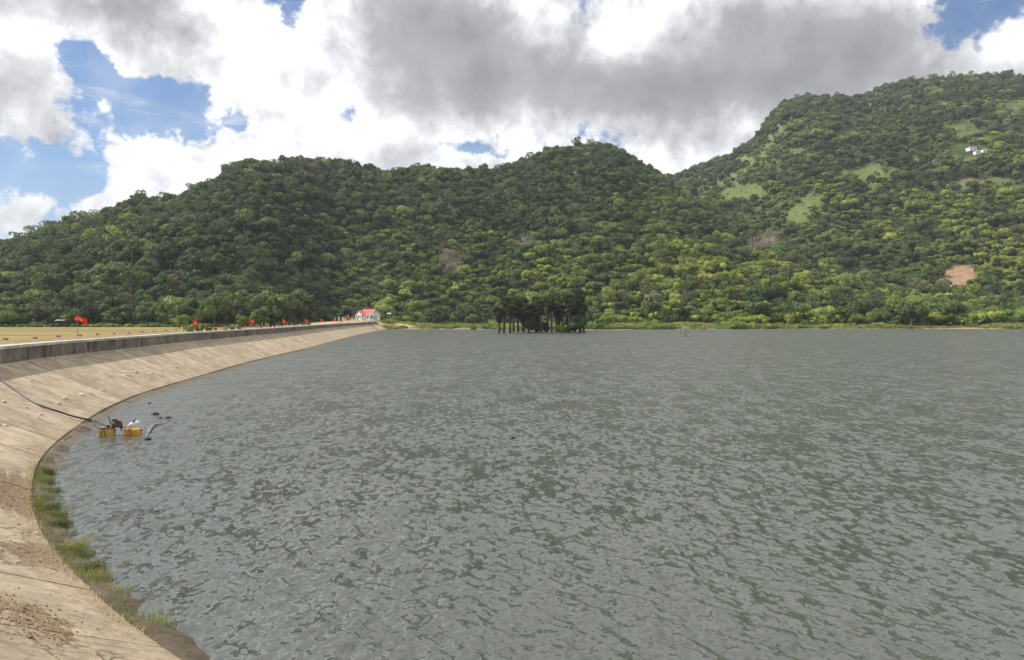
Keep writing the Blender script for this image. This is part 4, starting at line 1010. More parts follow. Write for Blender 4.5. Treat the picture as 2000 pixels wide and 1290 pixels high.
for i, (px, Y_, h_) in enumerate(palms):
    h_ *= .94
    x = (px - 1000) / F * Y_; o = empty('sugar_palm', (x, Y_, 0), i * 1.7)
    h_ = h_ + rng.uniform(-.9, .7); ln = rng.uniform(-.8, .8, 2); mb = MB(); mb.tube([(0, 0, -1.5), (ln[0] * .3, ln[1] * .3, h_ * .35), (ln[0] * .8, ln[1] * .8, h_ * .7), (ln[0], ln[1], h_)], [.42, .32, .28, .30], 8); mb.build('trunk', M['bark_dark'], o, smooth=True)
    hd = obj('crown', heads[i % 4], o, (ln[0], ln[1], h_)); k_ = rng.uniform(.66, 1.06); hd.scale = (k_, k_, k_ * rng.uniform(.95, 1.15)); hd.rotation_euler = (0, 0, i * .9)
    if i not in (0, 1, 2, 4, 8, 10):                       # vine- and fern-clad trunks
        kk = rng.uniform(.4, .62); sk = obj('dead_leaf_skirt', heads[(i + 1) % 4], o, (ln[0] * .7, ln[1] * .7, h_ - rng.uniform(1.4, 2.8))); sk.scale = (kk, kk, rng.uniform(.6, 1.0)); sk.data.materials[0]
    tag(o, plabel.get(i, 'sugar palm crowded inside the flooded cluster, %s trunk from the left' % ORDP[porder.index(i)]), 'palm', 'sugar palms standing in the water')
for i, (px, Y_, kind, sc_, lb) in enumerate([(1034, 250, 'dark', .72, 'dense dark bush at the foot of the palms left of the middle'), (1096, 249, 'bright', .62, 'yellow-green leafy bush among the flooded palms'), (1094, 252, 'mid', .55, 'green bush standing in the water under the palms'), (1131, 249, 'dark', .85, 'dark leafy thicket reaching the water under the right-hand palms'), (1116, 251, 'dark', .6, 'dark thicket at the foot of the palms left of the right-hand thicket'), (1058, 258, 'dark', .6, 'dark bush behind the middle trunks of the flooded palms')]):
    plant(kind, i, 'bush', ((px - 1000) / F * Y_, Y_, -.9), sc_, i, lb, 'bush')
islet = MB(); islet.blob((0, 0, 0), (13.5, 5, .26), 24, 6, .25); o = islet.build('palm_islet', M['mud'], loc=((1062 - 1000) / F * 252, 252, -.06)); tag(o, kind='structure')
# standing snag and dry bush
Y_ = 195; x = (1335 - 1000) / F * Y_
o = obj('dead_tree', bare_branches('dead_tree', 21, M['dead_wood'], 3.2, .26, 3, .8, 4), loc=(x, Y_, -.1)); o.scale = (1.15, 1.15, 1.15); tag(o, 'bare grey dead tree standing in open water', 'dead tree')
x, Y_ = (1378 - 1000) / F * 268, 268
o = empty('dry_bush', (x, Y_, -.1)); obj('twigs', bare_branches('twigs', 33, M['dead_wood'], 3.0, .05, 3, .8, 7), o)
obj('dry_leaves', crown_mesh('dry_leaves', M['dry'], seed=34, R0=2.0, H0=3.2, base=.1, nblob=7, nleaf=60, leaf=.22, core=False), o); tag(o, 'pale straw-coloured dry bush at the water edge right of the dead tree', 'bush')

# ------------------------------------------------------------------ keeper's house and fence
def house():
    x, y = (721 - 1000) / F * 345, 345.0; z = 3.3
    o = empty('small_house', (x, y, z), R(-36)); L_, D_, hw, hr = 6.4, 6.6, 2.75, 4.95
    # local frame: front faces -y, gable ends face +x and -x
    mb = MB(); mb.box((0, 0, .12), (L_ + 1.2, D_ + 1.6, .5)); mb.build('plinth', M['cream'], o)
    mb = MB(); hx, hy = L_ / 2, D_ / 2
    for sx in (-1, 1):
        mb.quad([(sx * hx, -hy, .3), (sx * hx, hy, .3), (sx * hx, hy, hw), (sx * hx, 0, hr), (sx * hx, -hy, hw)])
    mb.quad([(-hx, hy, .3), (hx, hy, .3), (hx, hy, hw), (-hx, hy, hw)]); mb.quad([(-hx, -hy, .3), (hx, -hy, .3), (hx, -hy, hw), (-hx, -hy, hw)])
    mb.build('wall', M['white_paint'], o)
    rf = MB(); ov = .35; dzr = (hr - hw) / hy
    for sy in (-1, 1):
        a_ = [(-hx - ov, sy * (hy + ov), hw - ov * dzr + .05), (hx + ov, sy * (hy + ov), hw - ov * dzr + .05), (hx + ov, 0, hr + .05), (-hx - ov, 0, hr + .05)]
        rf.quad(a_); rf.quad([(p_[0], p_[1], p_[2] + .10) for p_ in a_]); rf.quad([a_[0], a_[1], (a_[1][0], a_[1][1], a_[1][2] + .1), (a_[0][0], a_[0][1], a_[0][2] + .1)])
        for k_ in range(15):     # raised ribs of the sheets
            xx = -hx - ov + .1 + k_ * (L_ + 2 * ov - .2) / 14
            rf.tube([(xx, sy * (hy + ov), hw - ov * dzr + .17), (xx, 0, hr + .17)], .04, 4)
    roof = rf.build('roof', M['roof_red'], o)
    rd = MB(); rd.tube([(-hx - ov, 0, hr + .18), (hx + ov, 0, hr + .18)], .1, 6); rd.build('ridge_cap', M['mark_red'], roof)
    for sx in (-1, 1):
        bb = MB()
        for sy in (-1, 1): bb.tube([(sx * (hx + ov + .04), sy * (hy + ov), hw - ov * dzr + .08), (sx * (hx + ov + .04), 0, hr + .1)], .13, 4)
        bb.build('barge_board', M['white_paint'], roof)
    # porch with its own small gable
    px_, py_ = -1.1, -hy - 1.7
    pc = MB(); w_ = 1.9; yb = -hy + .9
    pc.quad([(px_ - w_, py_, hw), (px_ + w_, py_, hw), (px_, py_, hw + 1.6)]); pc.box((px_, py_ + .02, hw - .1), (2 * w_, .22, .3)); pc.build('porch_gable', M['cream'], o)
    pr = MB()
    for sx in (-1, 1):
        q_ = [(px_ + sx * (w_ + .25), py_ - .25, hw - .16), (px_ + sx * (w_ + .25), yb, hw - .16), (px_, yb, hw + 1.72), (px_, py_ - .25, hw + 1.72)]
        pr.quad(q_); pr.quad([(p_[0], p_[1], p_[2] + .1) for p_ in q_])
    pr.build('porch_roof', M['roof_red'], o)
    for xx in (px_ - w_ + .1, px_ - .6, px_ + .6, px_ + w_ - .1): c_ = MB(); c_.box((xx, py_, 1.35), (.26, .26, 2.3)); c_.build('column', M['white_paint'], o)
    for xx in (2.0, 3.0): c_ = MB(); c_.box((xx, py_ + .6, 1.35), (.22, .22, 2.3)); c_.build('column', M['white_paint'], o)
    d_ = MB(); d_.box((px_, -hy - .02, 1.35), (.95, .08, 2.05)); dd = d_.build('door', M['door_paint'], o); h_ = MB(); h_.box((px_ + .35, -hy - .09, 1.3), (.05, .05, .16)); h_.build('handle', M['steel'], dd)
    for (wx, wy, rz) in ((1.3, -hy - .02, 0), (-2.5, -hy - .02, 0), (2.5, -hy - .02, 0), (hx + .02, -1.7, 90)):
        f_ = MB(); f_.box((0, 0, 0), (1.25, .10, 1.4)); fo_ = f_.build('window', M['white_paint'], o, loc=(wx, wy, 1.65)); fo_.rotation_euler[2] = R(rz)
        g_ = MB(); g_.box((-.28, -.02, 0), (.48, .12, 1.2)); g_.box((.28, -.02, 0), (.48, .12, 1.2)); g_.build('pane', M['pane'], fo_)
    g_ = MB(); g_.box((hx + .02, .5, 1.5), (.08, 2.0, 2.2)); g_.build('side_door', M['door_paint'], o)
    v_ = MB(); v_.box((hx + .03, 0, 3.7), (.06, .5, .4)); v_.build('vent', M['pane'], o)
    tag(o, 'small white house with a red gabled roof and porch beyond the dam end', 'house')
house()
def fence():
    p0 = np.array([(655 - 1000) / F * 338, 338.0]); p1 = np.array([(700 - 1000) / F * 339.5, 339.5]); o = empty('fence', (p0[0], p0[1], 3.25))
    d = p1 - p0; L_ = np.linalg.norm(d); o.rotation_euler[2] = math.atan2(d[1], d[0])
    xs = [0, 1.4, 3.1, 5.0, 6.9, 8.8, L_ - .2]
    for i, xx in enumerate(xs):
        w_ = .42 if i in (1, 2) else .24; h_ = 1.75 if i in (1, 2) else 1.5
        mb = MB(); mb.box((xx, 0, h_ / 2), (w_, w_, h_)); mb.box((xx, 0, h_ + .05), (w_ + .12, w_ + .12, .1)); mb.build('post', M['white_paint'], o)
    for i in range(2, len(xs) - 1):
        x0, x1 = xs[i] + .2, xs[i + 1] - .12; mb = MB(); mb.box(((x0 + x1) / 2, 0, .3), (x1 - x0, .14, .6)); mb.build('low_wall', M['cream'], o)
        n_ = 8
        for k_ in range(n_): mb = MB(); mb.box((x0 + (k_ + .5) * (x1 - x0) / n_, 0, .98), (.09, .06, .74)); mb.build('rail', M['white_paint'], o)
    tag(o, 'low white fence with square posts left of the red-roofed house', 'fence')
fence()

# far huts on the hills
def hut(px, py, w_, label, roof='iron', name='hut', hh=2.6):
    a_ = (px - 1000) / F; ys = np.arange(300, 1500, 2.0); zz = terrain(a_ * ys, ys, (np.zeros(ys.size), np.where(a_ * ys < -50, 50.0, -50.0)))
    k_ = int(np.argmax((zz - CZ) / ys > (HY - py) / F)); x, y, z = a_ * ys[k_], ys[k_], zz[k_]
    o = empty(name, (x, y, z - .5), R(15)); D = w_ * .6
    mb = MB(); mb.box((0, 0, hh / 2), (w_, D, hh)); mb.build('wall', M['white_paint'], o)
    mb = MB(); mb.mi = 0
    for sy in (-1, 1):
        q_ = [(-w_ / 2 - .4, sy * (D / 2 + .4), hh - .1), (w_ / 2 + .4, sy * (D / 2 + .4), hh - .1), (w_ / 2 + .4, 0, hh + 1.2), (-w_ / 2 - .4, 0, hh + 1.2)]
        mb.quad(q_); mb.quad([(p_[0], p_[1], p_[2] + .12) for p_ in q_])
    mb.build('roof', M[roof], o)
    for sx in (-.25, .25): mb = MB(); mb.box((sx * w_, -D / 2 - .02, hh * .5), (w_ * .16, .08, hh * .5)); mb.build('window', M['pane'], o)
    tag(o, label, 'hut')
hut(1897, 296, 8, 'largest pale-roofed hut high on the right mountain', hh=3.2); hut(1908, 303, 5.5, 'small pale hut just below the largest one on the right mountain', hh=3); hut(1922, 298, 5, 'small pale hut right of the other two on the right mountain', hh=2.5)
hut(602, 429, 5, 'tiny white-roofed hut among trees high on the left hill'); hut(1225, 583, 4.5, 'small white-roofed hut in trees right of and above the palms'); hut(1738, 504, 5, 'tiny white-roofed hut low on the right mountain left of the bare soil'); hut(897, 515, 2.2, 'tiny pale hut in the dry patch of the middle hill', hh=1.5)
# lamp-like white-roofed shelter right of the house
x, y = (760 - 1000) / F * 372, 372.0; o = empty('shelter', (x, y, gz(x, y))); mb = MB()
for sx in (-.6, .6): p_ = MB(); p_.box((sx, 0, 2.2), (.12, .12, 4.4)); p_.build('post', M['steel'], o)
mb.box((0, 0, 4.5), (1.9, 1.5, .14), tilt=(R(10), 0)); mb.build('roof', M['white_paint'], o); tag(o, 'small white sheet roof on posts in the trees right of the red-roofed house', 'shelter')
x, y = (118 - 1000) / F * 288, 288.0; o = empty('shelter', (x, y, 1.3)); mb = MB()
for sx in (-1.6, 1.6): p_ = MB(); p_.box((sx, 0, 1.3), (.14, .14, 2.6)); p_.build('post', M['bark'], o)
mb.box((0, 0, 2.5), (3.6, 1.6, .12), tilt=(R(14), 0)); mb.build('roof', M['iron'], o); tag(o, 'small grey sheet roof under the trees at the far edge of the straw field', 'shelter')

# ------------------------------------------------------------------ flags
def star_pts(r):
    return [(math.cos(R(90 + 36 * i)) * (r if i % 2 == 0 else r * .4), math.sin(R(90 + 36 * i)) * (r if i % 2 == 0 else r * .4)) for i in range(10)]
def flag(px, ht, fw, fh, kind, label, u=7.0):
    x, y, s_ = crest_at(px, u); o = empty('flag', (x, y, ZC - .08))
    mb = MB(); mb.tube([(0, 0, -.1), (-.02, 0, ht * .5), (-.055, 0, ht)], [.019, .017, .012], 6); mb.build('pole', M['pole'], o)
    n, m_ = 14, 9; V = []; Fc = []
    def surf(a_, b_):    # a along the fly, b down the hoist
        if kind == 0:    # big one: folded over the pole, tail blown down to the right
            xx = (-.26 + .88 * a_) * fw / .7; zz = ht - .02 - b_ * fh * (.55 + .5 * a_) - 1.0 * a_ * fh * .62 - .35 * fh * max(0, .3 - a_) / .3
            xx += .16 * b_ - .04
        else:
            xx = a_ * fw - .02 + .12 * b_ * fw; zz = ht - .03 - b_ * fh * (1.0 - .15 * a_) - a_ * fh * (.75 if kind == 1 else .45)
        yy = .05 * math.sin(a_ * 7 + b_ * 2.4 + px) * (.3 + a_) + .03 * math.sin(b_ * 6 + a_ * 3)
        return Vector((xx, yy, zz))
    for i in range(n + 1):
        for j in range(m_ + 1): V.append(tuple(surf(i / n, j / m_)))
    for i in range(n):
        for j in range(m_): b = i * (m_ + 1) + j; Fc.append((b, b + 1, b + m_ + 2, b + m_ + 1))
    cl = obj('cloth', mesh('cloth', V, Fc, M['flag'], smooth=True), o)
    for side in (-1, 1):
        sv = [tuple(surf(.5 + p_[0] * .9 * fh / fw * .3 / .3, .5 - p_[1]) + Vector((0, side * .008, 0))) for p_ in star_pts(.26)] + [tuple(surf(.5, .5) + Vector((0, side * .008, 0)))]
        obj('star', mesh('star', sv, [(10, i, (i + 1) % 10) for i in range(10)], M['star']), cl)
    tag(o, label, 'flag')
FL = [(152, 1.72, .66, .52, 0, 'large red flag on a bamboo pole, leftmost of the row on the dam'), (377, 1.38, .55, .55, 1, 'red flag on the dam beside the round dark bush'), (487, 1.35, .62, .50, 2, 'red flag on the dam just left of the round dark tree'), (552, 1.4, .5, .6, 1, 'red flag on the dam in front of the coconut palm'),
      (595, 1.35, .65, .5, 2, 'fifth red flag along the dam, right of the coconut palm'), (626, 1.35, .65, .5, 2, 'sixth red flag along the dam, left of the white fence'), (650, 1.3, .8, .5, 2, 'small distant red flag left of the first white fence post'), (666, 1.2, .5, .6, 1, 'small distant red flag below the thick white fence posts'), (697, 1.25, .6, .5, 1, 'small distant red flag just left of the house porch'), (713, 1.2, .5, .5, 1, 'farthest small red flag in front of the house porch')]
for f in FL: flag(*f)
x, y = (680 - 1000) / F * 334, 334.0
o = empty('banner', (x, y, 3.2)); mb = MB(); mb.tube([(0, 0, 0), (0, 0, 2.6)], .05, 6); mb.build('pole', M['pole'], o)
V = [(-.9 + 1.9 * i / 8, .1 * math.sin(i), .55 + 1.1 * j / 3 + .15 * math.sin(i * 1.3)) for i in range(9) for j in range(4)]
obj('cloth', mesh('cloth', V, [(i * 4 + j, i * 4 + j + 1, i * 4 + j + 5, i * 4 + j + 4) for i in range(8) for j in range(3)], M['flag']), o); mb = MB(); mb.box((0, -.05, 2.1), (.3, .05, .9)); mb.build('white_strip', M['white_paint'], o)
tag(o, 'red cloth banner with a white strip in front of the white fence', 'banner')
# ------------------------------------------------------------------ red and white marker stones
def marker(px, lab, s_override=None):
    if s_override is None: x, y, s_ = crest_at(px, 6.75)
    else: s_ = s_override; x, y = at(s_, 6.75)
    nx, ny = np.interp(s_, SL, NL[:, 0]), np.interp(s_, SL, NL[:, 1])
    o = empty('marker_stone', (x, y, ZC - .03), math.atan2(ny, nx) + rr.uniform(-.12, .12)); o.rotation_euler[0] = rr.uniform(-.05, .05); k_ = rr.uniform(.76, .86); o.scale = (k_, k_, k_ * rr.uniform(.9, 1.1))
    mb = MB(); mb.box((0, 0, .10), (.27, .27, .24), top=(.94, .94)); mb.build('base', M['mark_white'], o)
    mb = MB(); mb.box((0, 0, .294), (.235, .235, .145), top=(.93, .93)); mb.build('painted_top', M['mark_red'], o)
    tag(o, lab, 'marker stone', 'red and white marker stones along the crest'); return s_
ORD = ['leftmost', 'second', 'third', 'fourth', 'fifth', 'sixth', 'seventh', 'eighth', 'ninth', 'tenth', 'eleventh', 'twelfth']
ms_ = [marker(px, ('red-topped white marker stone on the dam crest, %s' % (('leftmost of the row' if i == 0 else ORD[i] + ' from the left')))) for i, px in enumerate([12, 69, 115, 156, 190, 223, 252, 278, 301, 324, 344, 362])]
s_ = ms_[-1]; st_ = (ms_[-1] - ms_[0]) / 11
for i in range(24):
    s_ += st_
    if s_ < SMAX - 25: marker(0, 'small distant red and white marker stone on the dam crest right of the second flag', s_)

# ------------------------------------------------------------------ pump afloat at the toe
def surf_pt(px, py, z=0.0):
    x, y = G(px, py, z); return x, y
def jerrycan(px, py, L_, H_, D_, mat, label, boards=False):
    x, y = surf_pt(px, py); o = empty('jerrycan', (x, y, -.05), R(4))
    mb = MB(); n = 14; rad = .05; sec = []
    for (cx, cz, a0) in ((1, 1, 0), (-1, 1, 90), (-1, -1, 180), (1, -1, 270)):
        for k_ in range(4): t_ = R(a0 + 30 * k_); sec.append((cx * (D_ / 2 - rad) + rad * math.cos(t_), cz * (H_ / 2 - rad) + rad * math.sin(t_)))
    xs = [(-L_ / 2, .86), (-L_ / 2 + .025, .97), (-L_ / 2 + .05, 1.0), (-.03, 1.0), (-.02, .965), (.02, .965), (.03, 1), (L_ / 2 - .05, 1.0), (L_ / 2 - .025, .97), (L_ / 2, .86)]
    V = [(xx, p_[0] * k_, H_ / 2 + p_[1] * k_) for xx, k_ in xs for p_ in sec]; ns = len(sec); Fc = [(i * ns + j, i * ns + (j + 1) % ns, (i + 1) * ns + (j + 1) % ns, (i + 1) * ns + j) for i in range(len(xs) - 1) for j in range(ns)] + [tuple(range(ns)), tuple((len(xs) - 1) * ns + j for j in range(ns))[::-1]]
    obj('body', mesh('body', V, Fc, mat, smooth=False), o)
    for sx in (-.10, .0): s_ = MB(); s_.box((sx - .03, 0, H_ / 2), (.022, D_ + .015, H_ + .015), tilt=(0, R(7 if sx < -.05 else -5))); s_.build('strap', M['strap'], o)
    c_ = MB(); c_.tube([(L_ / 2 - .01, 0, H_ * .72), (L_ / 2 + .04, 0, H_ * .72)], .028, 10); c_.build('cap', M['strap'], o)
    tag(o, label, 'jerrycan')
    return x, y
jx, jy = jerrycan(209, 851, .55, .33, .32, M['can2'], 'older brownish-yellow jerrycan float nearest the slope, strapped under the pump')
kx, ky = jerrycan(260, 849.5, .58, .30, .30, M['can'], 'brighter orange-yellow jerrycan float farther out on the water')
o = empty('wooden_board', (jx, jy, .30)); mb = MB(); mb.box((-.02, 0, .012), (.50, .34, .03)); mb.box((.30, .03, .02), (.9, .06, .03), rz=R(2)); o2 = mb.build('plank', M['board'], o); tag(o, 'brown wooden boards laid over the jerrycan floats', 'boards')
o = empty('water_pump', (jx + .33, jy + .02, .34), R(15))
mb = MB(); mb.blob((0, 0, .10), (.17, .13, .12), 12, 8, .1); mb.box((.05, 0, .02), (.34, .22, .10)); mb.build('engine_block', M['engine'], o)
mb = MB(); mb.tube([(.13, -.10, .12), (.13, -.17, .12)], .12, 14); mb.build('flywheel', M['engine'], o)
mb = MB(); mb.box((-.04, 0, .25), (.2, .14, .08), top=(.8, .8)); mb.build('fuel_tank', M['engine'], o)
mb = MB(); mb.tube([(-.16, 0, .1), (-.22, 0, .25), (-.26, 0, .42)], .018, 8); mb.build('lever', M['rubber'], o)
mb = MB(); mb.tube([(.16, 0, -.0), (.21, 0, -.08), (.17, .02, -.16)], [.06, .05, .035], 8); mb.build('intake', M['engine'], o)
mb = MB(); mb.tube([(-.18, 0, .03), (-.32, 0, .04)], .045, 10); mb.build('outlet', M['steel'], o)
tag(o, 'dark red rusty pump engine sitting between the two jerrycan floats', 'pump')
o = empty('paddle', (kx - .12, ky + .02, .30)); mb = MB(); mb.tube([(-.03, 0, 0), (.10, 0, .17), (.20, 0, .29)], [.018, .022, .028], 8); mb.build('handle', M['rubber'], o); tag(o, 'black tilted handle sticking up behind the orange jerrycan', 'handle')
o = empty('white_bottle', (kx - .10, ky + .05, .315), R(12)); o.rotation_euler[1] = R(-14); mb = MB(); mb.tube([(-.13, 0, .04), (-.08, 0, .05), (.0, 0, .07), (.22, 0, .08), (.30, 0, .075), (.33, 0, .07)], [.022, .03, .075, .085, .07, .03], 12); mb.build('body', M['bottle'], o, smooth=True)
mb = MB(); mb.tube([(-.17, 0, .04), (-.13, 0, .04)], .026, 8); mb.build('cap', M['mark_red'], o); tag(o, 'white plastic bottle lying on the orange jerrycan', 'bottle')
hp = [hit(px, py) for px, py in [(-60, 712), (-25, 728), (0, 743), (20, 757), (45, 774), (75, 792), (110, 808), (150, 820), (185, 827)]]
hp = [(h[0], h[1], h[2] + (.035 if i_ < 6 else .10)) for i_, h in enumerate(hp)] + [(jx - .1, jy + .12, .36), (jx + .05, jy + .04, .385)]
hp = [tuple(q) for q in np.array(hp)]
def smooth3(pts, n=6):
    p_ = [np.array(q) for q in pts]; p_ = [2 * p_[0] - p_[1]] + p_ + [2 * p_[-1] - p_[-2]]; out = []
    for i in range(1, len(p_) - 2):
        for t_ in np.linspace(0, 1, n, endpoint=False): out.append(tuple(.5 * ((2 * p_[i]) + (-p_[i - 1] + p_[i + 1]) * t_ + (2 * p_[i - 1] - 5 * p_[i] + 4 * p_[i + 1] - p_[i + 2]) * t_ ** 2 + (-p_[i - 1] + 3 * p_[i] - 3 * p_[i + 1] + p_[i + 2]) * t_ ** 3)))
    return out + [tuple(p_[-2])]
mb = MB(); mb.tube(smooth3(hp), .038, 8); o = mb.build('hose', M['rubber'], smooth=True); tag(o, 'long black hose running up the concrete slope from the pump', 'hose')
q = [G(*p_) for p_ in [(303, 831), (296, 838), (291, 845), (287, 852)]]
mb = MB(); mb.tube(smooth3([(q[0][0] + .3, q[0][1] + .9, -.06), (q[0][0], q[0][1], .01), (q[1][0], q[1][1], .035), (q[2][0], q[2][1], .03), (q[3][0], q[3][1], -.02)]), [.062] * 24 + [.05], 10); o = mb.build('suction_hose', M['hose_grey'], smooth=True); tag(o, 'short grey suction hose lying half under the water right of the floats', 'hose')
for i, (px, py, r_, lb) in enumerate([(303, 810, (.17, .2, .10), 'largest black rock breaking the water above the floats'), (328, 817.5, (.16, .18, .08), 'black rock breaking the water at the right of the group'), (313, 817.5, (.08, .12, .05), 'small black rock between the two larger ones'), (292, 788, (.09, .14, .05), 'small black rock near the slope above the group'), (288, 858, (.14, .10, .06), 'low black rock below the grey suction hose'), (1001, 856, (.12, .16, .06), 'lone dark lump out in the open water')]):
    x, y = G(px, py); mb = MB(); rn = random.Random(i); mb.blob((0, 0, 0), r_, 12, 8, .3, rn); o = mb.build('rock', M['wet_rock'], smooth=True, loc=(x, y, .01)); tag(o, lb, 'rock')

# ------------------------------------------------------------------ stones, litter and grass on the slope
stones = [(7, 785, 1), (52, 797, .8), (79, 810, 1), (127, 779, 1.3), (160, 772, 1.3), (249, 734, 1.2), (265, 728, 1.2), (114, 789, 1.2), (198, 763, .7), (294, 730, .9), (12, 832, 1), (315, 725, .7), (344, 718, .8), (413, 698, .9), (520, 682, 1), (70, 1043, .5), (35, 1100, .4), (60, 745, .8), (430, 705, .8), (600, 652, .9), (560, 668, .8)]
for i, (px, py, sc_) in enumerate(stones):
    h = hit(px, py); mb = MB(); rn = random.Random(i + 50); sz = .085 * sc_ * max(.7, min(1.5, h[1] / 40)); mb.blob((0, 0, 0), (sz * 1.7, sz, sz * .6), 7, 5, .5, rn); o = mb.build('stone', M['stone'], loc=(h[0], h[1], h[2] + .02)); o.rotation_euler[2] = rn.random() * 3
    tag(o, 'pale loose stone lying on the concrete slope', 'stone', 'loose stones on the concrete slope')
# clods
V = []; Fc = []
def addblade(p, d, L_, w_, up):
    b = len(V); sx = np.array([-d[1], d[0], 0]) * w_; e_ = p + d * L_; m_ = p + d * L_ * .5 + np.array([0, 0, up])
    V.extend([p - sx, p + sx, m_ + sx, m_ - sx, e_]); Fc.append((b, b + 1, b + 2, b + 3)); Fc.append((b + 3, b + 2, b + 4))
for (s0, u0, rs_, ru_, w) in DIRT[:6]:
    for _ in range(int(1500 * w * max(.4, rs_ * ru_ / 2))):
        s_, u_ = s0 + rng.normal(0, rs_ * .75), u0 + rng.normal(0, ru_ * .7)
        if u_ < .3 or u_ > 5: continue
        p_ = at(s_, u_); z_ = float(zslope(u_)) + .008; th = rng.normal(0.9, .6); d = np.array([math.cos(th), -math.sin(th), -.25 * (math.cos(th))]); d /= np.linalg.norm(d)
        addblade(np.array([p_[0], p_[1], z_]), d, rng.uniform(.04, .22), rng.uniform(.002, .005), rng.uniform(.004, .02))
for px in np.linspace(0, 1, 900):
    s_ = float(np.interp(px, [0, 1], [hit(330, 1230)[3] - 1, hit(95, 905)[3] + 2])); u_ = U0 + abs(rng.normal(0, .28)); p_ = at(s_, u_); d = np.array([rng.normal(-.5, .5), rng.normal(.7, .4), 0]); d /= np.linalg.norm(d)
    addblade(np.array([p_[0], p_[1], float(zslope(u_)) + .01]), d, rng.uniform(.06, .3), .004, .02)
o = obj('straw_litter', mesh('straw_litter', np.array(V), Fc, M['straw'])); tag(o, 'washed-up straw and twigs scattered on the near slope', 'litter', kind='stuff')
mb = MB(); rn = random.Random(5)
for (s0, u0, rs_, ru_, w) in DIRT[:6]:
    for _ in range(int(170 * w)):
        s_, u_ = s0 + rn.gauss(0, rs_ * .6), u0 + rn.gauss(0, ru_ * .6)
        if u_ < .5 or u_ > 5: continue
        p_ = at(s_, u_); r_ = rn.uniform(.005, .016) * (1 if rn.random() < .93 else 2.0); mb.blob((p_[0], p_[1], float(zslope(u_)) + r_ * .2), (r_ * 1.4, r_, r_ * .6), 6, 4, .5, rn)
o = mb.build('dirt_clods', simple('dry_dirt', (0.17, 0.115, 0.07), .95, .5, 20.0)); tag(o, 'small clods of brown dirt on the near slope', 'dirt', kind='stuff')
gm2 = leafmat('tuft_grass', (0.13, 0.15, 0.05), (0.26, 0.24, 0.11), spread=1.5)
tufts = [(90, 925, .30, 150), (86, 943, .30, 170), (100, 958, .26, 110), (84, 975, .22, 90), (98, 992, .3, 150), (108, 1006, .32, 170), (118, 1022, .3, 160), (122, 1044, .2, 60), (146, 1068, .3, 170), (158, 1082, .28, 130), (178, 1112, .32, 170), (190, 1128, .30, 130), (224, 1160, .26, 70), (292, 1208, .22, 60), (300, 1222, .22, 90), (322, 1228, .16, 40)]
tl = ['highest and farthest clump', 'second clump from the far end', 'small clump third from the far end', 'low clump fourth from the far end', 'fifth clump from the far end', 'thick clump sixth from the far end', 'thick clump seventh from the far end', 'thin wisps below the seventh clump', 'isolated thick clump halfway along', 'lower half of the halfway clump', 'dense clump near the lower end', 'dense clump at the lower end of the row', 'small spiky clump on the mud below the row', 'straggly clump nearest the bottom', 'second straggly one nearest the bottom', 'last thin wisps by the bottom edge']
for i, ((px, py, h_, n_), lb) in enumerate(zip(tufts, tl)):
    x, y = G(px, py, .06); s1_, u1_ = su(x, y); u1 = min(max(float(u1_[0]), -.05), .6); p_ = at(float(s1_[0]), u1)
    o = obj('grass_tuft', grass_clump(200 + i, int(n_ * 2.2), h_ * .62, .23, gm2, .0035, 1.5), loc=(p_[0], p_[1], float(zslope(u1)))); o.scale = (1.0, 1.4, 1)
    tag(o, 'grass tuft at the slope foot, ' + lb, 'grass tuft')
mb_V, mb_F = [], []; wr = random.Random(44)
sa_, sb_ = float(hit(335, 1235)[3]) - .5, float(hit(92, 905)[3]) + 1.5
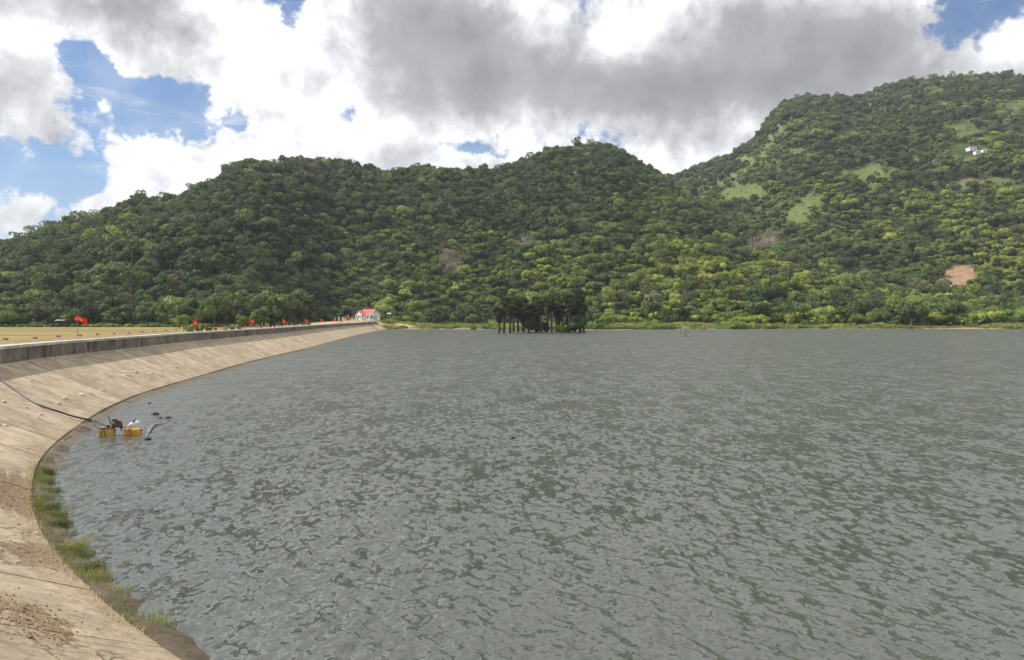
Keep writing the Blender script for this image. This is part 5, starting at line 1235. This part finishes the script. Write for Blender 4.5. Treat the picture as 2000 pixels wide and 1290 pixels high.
for _ in range(5200):
    s_ = wr.uniform(sa_, sb_); dens_ = .5 + float(fbm(np.array([s_]), np.array([0.0]), .9, 500, 3)[0]); 
    if wr.random() > dens_: continue
    u_ = wr.gauss(.36, .09); p_ = at(s_, u_); z_ = float(zslope(u_)); h_ = wr.uniform(.04, .19); th = wr.random() * 6.283; lx, ly = h_ * .7 * math.cos(th) * wr.random(), h_ * .7 * math.sin(th) * wr.random(); wx, wy = -.004 * math.sin(th), .004 * math.cos(th); b = len(mb_V)
    mb_V += [(p_[0] - wx, p_[1] - wy, z_), (p_[0] + wx, p_[1] + wy, z_), (p_[0] + lx * .4 + wx, p_[1] + ly * .4 + wy, z_ + h_ * .6), (p_[0] + lx * .4 - wx, p_[1] + ly * .4 - wy, z_ + h_ * .6), (p_[0] + lx, p_[1] + ly, z_ + h_)]
    mb_F += [(b, b + 1, b + 2, b + 3), (b + 3, b + 2, b + 4)]
o = obj('weeds', mesh('weeds', mb_V, mb_F, gm2)); tag(o, 'short weeds growing between the grass tufts at the slope foot', 'weeds', kind='stuff')
# steps-like dark pipe trench at the far end of the slope
hA_ = hit(722, 633); hB_ = hit(737, 645)
mb = MB(); mb.tube([(hA_[0], hA_[1], hA_[2] + .05), (hB_[0], hB_[1], hB_[2] + .05)], .22, 8); o = mb.build('drain_pipe', M['rubber'], smooth=True); tag(o, 'dark pipe lying down the far end of the concrete slope', 'pipe')

# ------------------------------------------------------------------ air
hz = bpy.data.materials.new('haze'); hz.use_nodes = True; hn = NT(hz.node_tree); hn.n.clear()
pv = hn.a('ShaderNodeVolumePrincipled'); pv.inputs['Color'].default_value = (0.80, 0.88, 1.0, 1); pv.inputs['Density'].default_value = 0.00011; pv.inputs['Anisotropy'].default_value = 0.2
ho = hn.a('ShaderNodeOutputMaterial'); hn.l.new(pv.outputs[0], ho.inputs['Volume'])
mb = MB(); ztop = float(GZ.max()) + 30; mb.box((100, 650, (ztop - 5) / 2), (5800, 3500, ztop + 5)); o = mb.build('haze', hz); tag(o, kind='stuff')
hz.cycles.homogeneous_volume = True
print('TREES', len(belt), 'forest pts', int((~selm).sum()), 'terrain', len(Xf), 'objects', len(bpy.data.objects))
